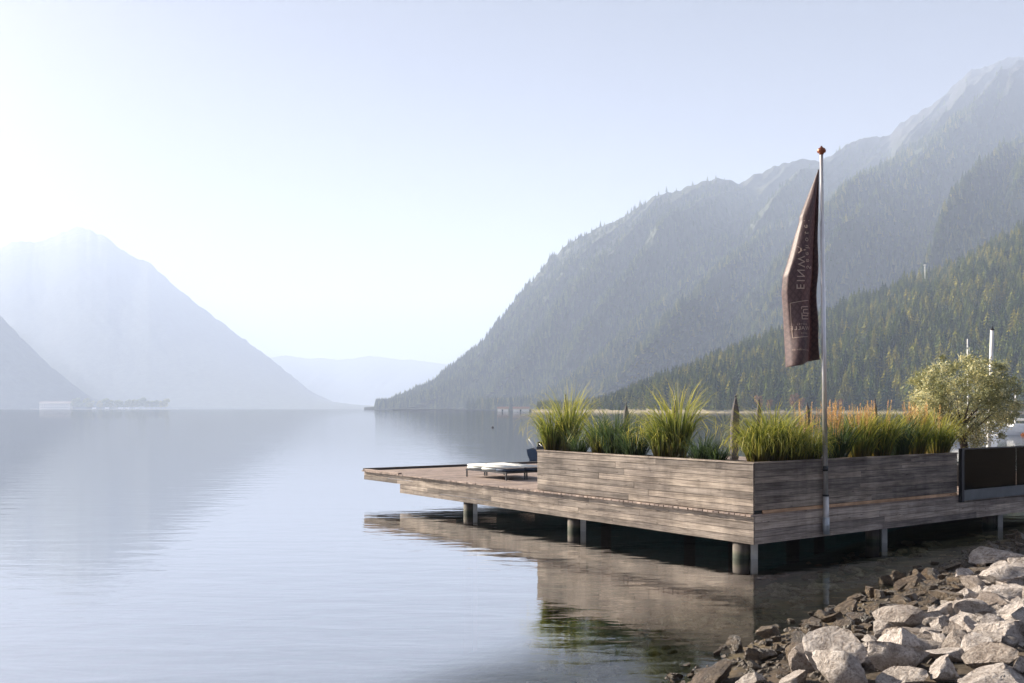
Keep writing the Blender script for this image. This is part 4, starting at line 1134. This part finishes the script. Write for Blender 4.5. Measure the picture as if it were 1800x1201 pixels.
# ---------------------------------------------------------------- rocks along the shore
def rock_mesh(seed, sub=4, squash=.72):
    r = random.Random(seed); bm = bmesh.new(); bmesh.ops.create_icosphere(bm, subdivisions=sub, radius=1.0)
    planes = []
    for k in range(11):
        nrm = Vector((r.gauss(0, 1), r.gauss(0, 1), r.gauss(0, 1))).normalized(); planes.append((nrm, r.uniform(.30, .70)))
    so_ = Vector((seed * 3.1, seed * 1.7, seed * .9))
    for v in bm.verts:
        p = v.co.copy()
        p += p * .20 * mnoise.noise(p * 1.1 + so_)
        for nrm, dd in planes:
            k = p.dot(nrm) - dd
            if k > 0: p -= nrm * k * .985
        p += p.normalized() * (.055 * mnoise.noise(p * 3.2 + so_) + .030 * mnoise.noise(p * 7.5 + so_) + .014 * mnoise.noise(p * 17 + so_))
        crack = abs(mnoise.noise(p * 1.9 + so_ * 2)); 
        if crack < .06: p -= p.normalized() * (.06 - crack) * .8
        v.co = Vector((p.x, p.y * .85, p.z * squash)) * 1.35
    bm.normal_update()
    for e in bm.edges:
        if len(e.link_faces) == 2 and e.calc_face_angle() > rad(32): e.smooth = False
    for f in bm.faces: f.smooth = True
    me = bpy.data.meshes.new("boulder"); bm.to_mesh(me); bm.free()
    return me
def to_ground(px, py):
    """where the sight line through a photo point meets the bank"""
    dx, dz = (px - 900) / F, -(py - HZ) / F
    Yd = 5.0
    while Yd < 60:
        z = H + dz * Yd
        if z <= max(float(ground_z(dx * Yd, Yd)), -0.02): break
        Yd += .04
    return dx * Yd, Yd, float(ground_z(dx * Yd, Yd))
rockmeshes = {k: [rock_mesh(300 + i + 50 * j, 4 if i < 5 else 3) for i in range(9)] for j, k in enumerate(('rock', 'wetrock', 'subrock'))}
for k, lst in rockmeshes.items():
    for me in lst: me.materials.append(M[k])
placed = []
HERO = [  # centre px, bottom py, width px, height ratio, material, label
 (1490, 1215, 112, .75, 'rock', "big flat-topped grey boulder at the bottom edge, widest of the shore rocks"),
 (1428, 1182, 92, .50, 'rock', "long pale slab leaning against the widest boulder's left side"),
 (1588, 1190, 100, .72, 'rock', "large bright boulder with a sloping sunlit face right of the widest boulder"),
 (1560, 1150, 72, .55, 'rock', "pale rounded boulder peeking out behind the bright sloping boulder"),
 (1322, 1212, 66, .55, 'rock', "pale boulder at the bottom edge beside the dark wet boulder"),
 (1398, 1212, 82, .42, 'rock', "low pale slab at the bottom edge left of the widest boulder"),
 (1252, 1212, 84, .55, 'wetrock', "dark craggy wet boulder, leftmost on the waterline"),
 (1338, 1168, 56, .75, 'wetrock', "dark wet boulder at the waterline with a shadowed front"),
 (1398, 1166, 54, .7, 'wetrock', "dark blocky rock just above the long pale slab"),
 (1675, 1136, 74, .68, 'rock', "angular pointed boulder with one bright and one dark face"),
 (1588, 1101, 34, .85, 'rock', "upright whitish stone among dark wet rocks"),
 (1563, 1084, 42, .80, 'wetrock', "square tan rock standing at the water's edge"),
 (1538, 1052, 44, .55, 'wetrock', "flat brown rock sitting in the shallows"),
 (1497, 1064, 34, .5, 'wetrock', "small brown rock awash left of the flat brown rock"),
 (1668, 1068, 62, .68, 'wetrock', "tan stepped boulder at the edge of the deck's shadow"),
 (1765, 1140, 92, .72, 'rock', "huge pale pyramid boulder near the right edge"),
 (1646, 1102, 56, .62, 'rock', "white cracked boulder behind the angular pointed one"),
 (1712, 1108, 70, .60, 'rock', "mottled pale boulder left of the huge pyramid boulder"),
 (1778, 1056, 66, .50, 'rock', "thick pale slab with a dark left end at the right edge"),
 (1664, 1208, 92, .6, 'rock', "smooth pale boulder with a shaded right side at the bottom edge"),
 (1596, 1212, 82, .55, 'rock', "low bright boulder between two larger ones at the bottom edge"),
 (1708, 1164, 62, .75, 'rock', "narrow upright boulder with a hollow in its front"),
 (1758, 1180, 92, .6, 'rock', "broad boulder with a lit top edge below the huge pyramid boulder"),
 (1796, 1196, 60, .8, 'rock', "rounded boulder cut by the right edge near the bottom"),
 (1655, 1168, 60, .6, 'rock', "pinkish brown boulder in the middle of the pile"),
 (1745, 1080, 84, .55, 'rock', "long pale boulder under the thick slab"),
 (1755, 994, 78, .50, 'rock', "bluish boulder in the shade beneath the deck's right part"),
 (1692, 1016, 46, .5, 'rock', "shaded rounded rock left of the bluish boulder"),
 (1745, 1214, 110, .4, 'rock', "wide flat boulder along the bottom right edge"),
]
rr = random.Random(5)
def add_rock(x, y, wd, hr, mat, lab, grp=None, sink=.28, zabs=None, bases=None):
    me = rr.choice(rockmeshes[mat][:5] if bases else rockmeshes[mat])
    o = link_mesh({"rock": "boulder", "wetrock": "wet_rock", "subrock": "submerged_stone"}[mat], me, None)
    s_ = wd / 2.0; zz = hr * wd / 2 / .8
    o.scale = (s_, s_ * rr.uniform(.7, 1.15), zz)
    o.rotation_euler = (rr.uniform(-.22, .22), rr.uniform(-.22, .22), rr.uniform(0, 6.28))
    gz = float(ground_z(x, y)) if zabs is None else zabs
    o.location = (x, y, gz + zz * (.8 - sink * 1.6))
    tag(o, lab, "rock", grp); placed.append((x, y, wd * .5)); return o
for (px, py, wpx, hr, mat, lab) in HERO:
    x, y, z = to_ground(px, min(py, 1214)); wd = wpx / F * y * 1.02
    y2 = y + wd * .35; x2 = (px - 900) / F * y2
    add_rock(x2, y2, wd, hr, mat, lab, None, .2, bases=True)
# filler rocks
cnt = {'rock': 0, 'wetrock': 0, 'subrock': 0}
tries = 0
LIM = {'rock': 230, 'wetrock': 230, 'subrock': 140}
while tries < 90000:
    tries += 1
    px = rr.uniform(1180, 1830); Yd = rr.uniform(9.6, 24.0)
    x = (px - 900) / F * Yd; d = float(shore_d(x, Yd))
    if d < -4.2 or d > 9: continue
    if px > 1816 or HZ + (H - max(0, float(ground_z(x, Yd)))) * F / Yd > 1222: continue
    u_ = rr.random() ** 2.2
    big = 1.0 if tries < 30000 else .6          # large stones first, small ones in the gaps
    if d > 1.5: mat = 'rock'; wd = (.17 + .45 * u_) * big
    elif d > -.45: mat = 'wetrock'; wd = (.10 + .26 * u_) * big + .02
    else: mat = 'subrock'; wd = .16 + .36 * u_
    if cnt[mat] >= LIM[mat] * (.6 if big == 1.0 else 1): continue
    ovl = .50 if mat == 'rock' else .66
    if any((x - a_) ** 2 + (Yd - b_) ** 2 < ((wd * .5 + c_) * ovl) ** 2 for a_, b_, c_ in placed): continue
    cnt[mat] += 1
    if mat == 'subrock': add_rock(x, Yd, wd, .42, mat, "brownish stone lying under the clear shallow water", "stones under the shallow water", .25, zabs=min(float(ground_z(x, Yd)), -.03 - .42 * wd / 2 / .8 * 1.15))
    elif mat == 'wetrock': add_rock(x, Yd, wd, rr.uniform(.5, .8), mat, "small dark wet rock on the waterline", "small wet rocks on the waterline", .2)
    else: add_rock(x, Yd, wd, rr.uniform(.5, .85), mat, "pale limestone rock wedged in the boulder bank", "pale filler rocks in the boulder bank", .16)
# more stones on the lake bed further out
tries = 0; n_sub = cnt['subrock']
while tries < 20000 and n_sub < 285:
    tries += 1
    px = rr.uniform(930, 1560); Yd = rr.uniform(9.6, 19.0); x = (px - 900) / F * Yd; d = float(shore_d(x, Yd))
    if d < -6.0 or d > -.45: continue
    if rr.random() > 1.15 + d * .16: continue
    wd = .14 + .34 * rr.random() ** 2
    if any((x - a_) ** 2 + (Yd - b_) ** 2 < ((wd * .5 + c_) * .66) ** 2 for a_, b_, c_ in placed): continue
    n_sub += 1
    add_rock(x, Yd, wd, .42, 'subrock', "brownish stone lying under the clear shallow water", "stones under the shallow water", .25, zabs=min(float(ground_z(x, Yd)), -.03 - .42 * wd / 2 / .8 * 1.15))
# gravel between the rocks
b = MB(); rg = random.Random(9)
for i in range(5000):
    px = rg.uniform(1150, 1850); Yd = rg.uniform(9.3, 25); x = (px - 900) / F * Yd; d = float(shore_d(x, Yd))
    if d < -.25 or d > 8: continue
    z = float(ground_z(x, Yd)); s_ = rg.uniform(.02, .06); base = len(b.v)
    tp = [Vector((rg.uniform(.7, 1.2) * math.cos(a_), rg.uniform(.7, 1.2) * math.sin(a_), rg.uniform(-.2, .3))) for a_ in (0, 1.2, 2.4, 3.8, 5.0)]
    tpv = Vector((rg.uniform(-.4, .4), rg.uniform(-.4, .4), rg.uniform(.5, .9)))
    for k in range(5): b.quad([Vector((x, Yd, z)) + tp[k] * s_, Vector((x, Yd, z)) + tp[(k + 1) % 5] * s_, Vector((x, Yd, z)) + tpv * s_], None, rg.random(), False)
M["gravel"] = simple("brown_gravel", (0.075, 0.060, 0.047), 0.8, 0, 0.5, 9, 0.3)
gv = b.build("gravel", M['gravel'])
tag(gv, "brown gravel between the shore rocks", "gravel", kind="stuff")

# ---------------------------------------------------------------- haze
b = MB(); b.box((-12000, -1500, -5.2), (24000, 0, 0), (0, 16000, 0), (0, 0, 1665.0))
hz_m, n, out = mat_new("morning_haze")
pv = N(n, "ShaderNodeVolumePrincipled"); pv.inputs["Color"].default_value = (.62, .73, .97, 1); pv.inputs["Density"].default_value = 1.9e-4; pv.inputs["Anisotropy"].default_value = 0.03
n.links.new(pv.outputs[0], out.inputs["Volume"])
hz_o = b.build("haze", hz_m); tag(hz_o, "pale morning haze over the lake", "haze", kind="stuff")
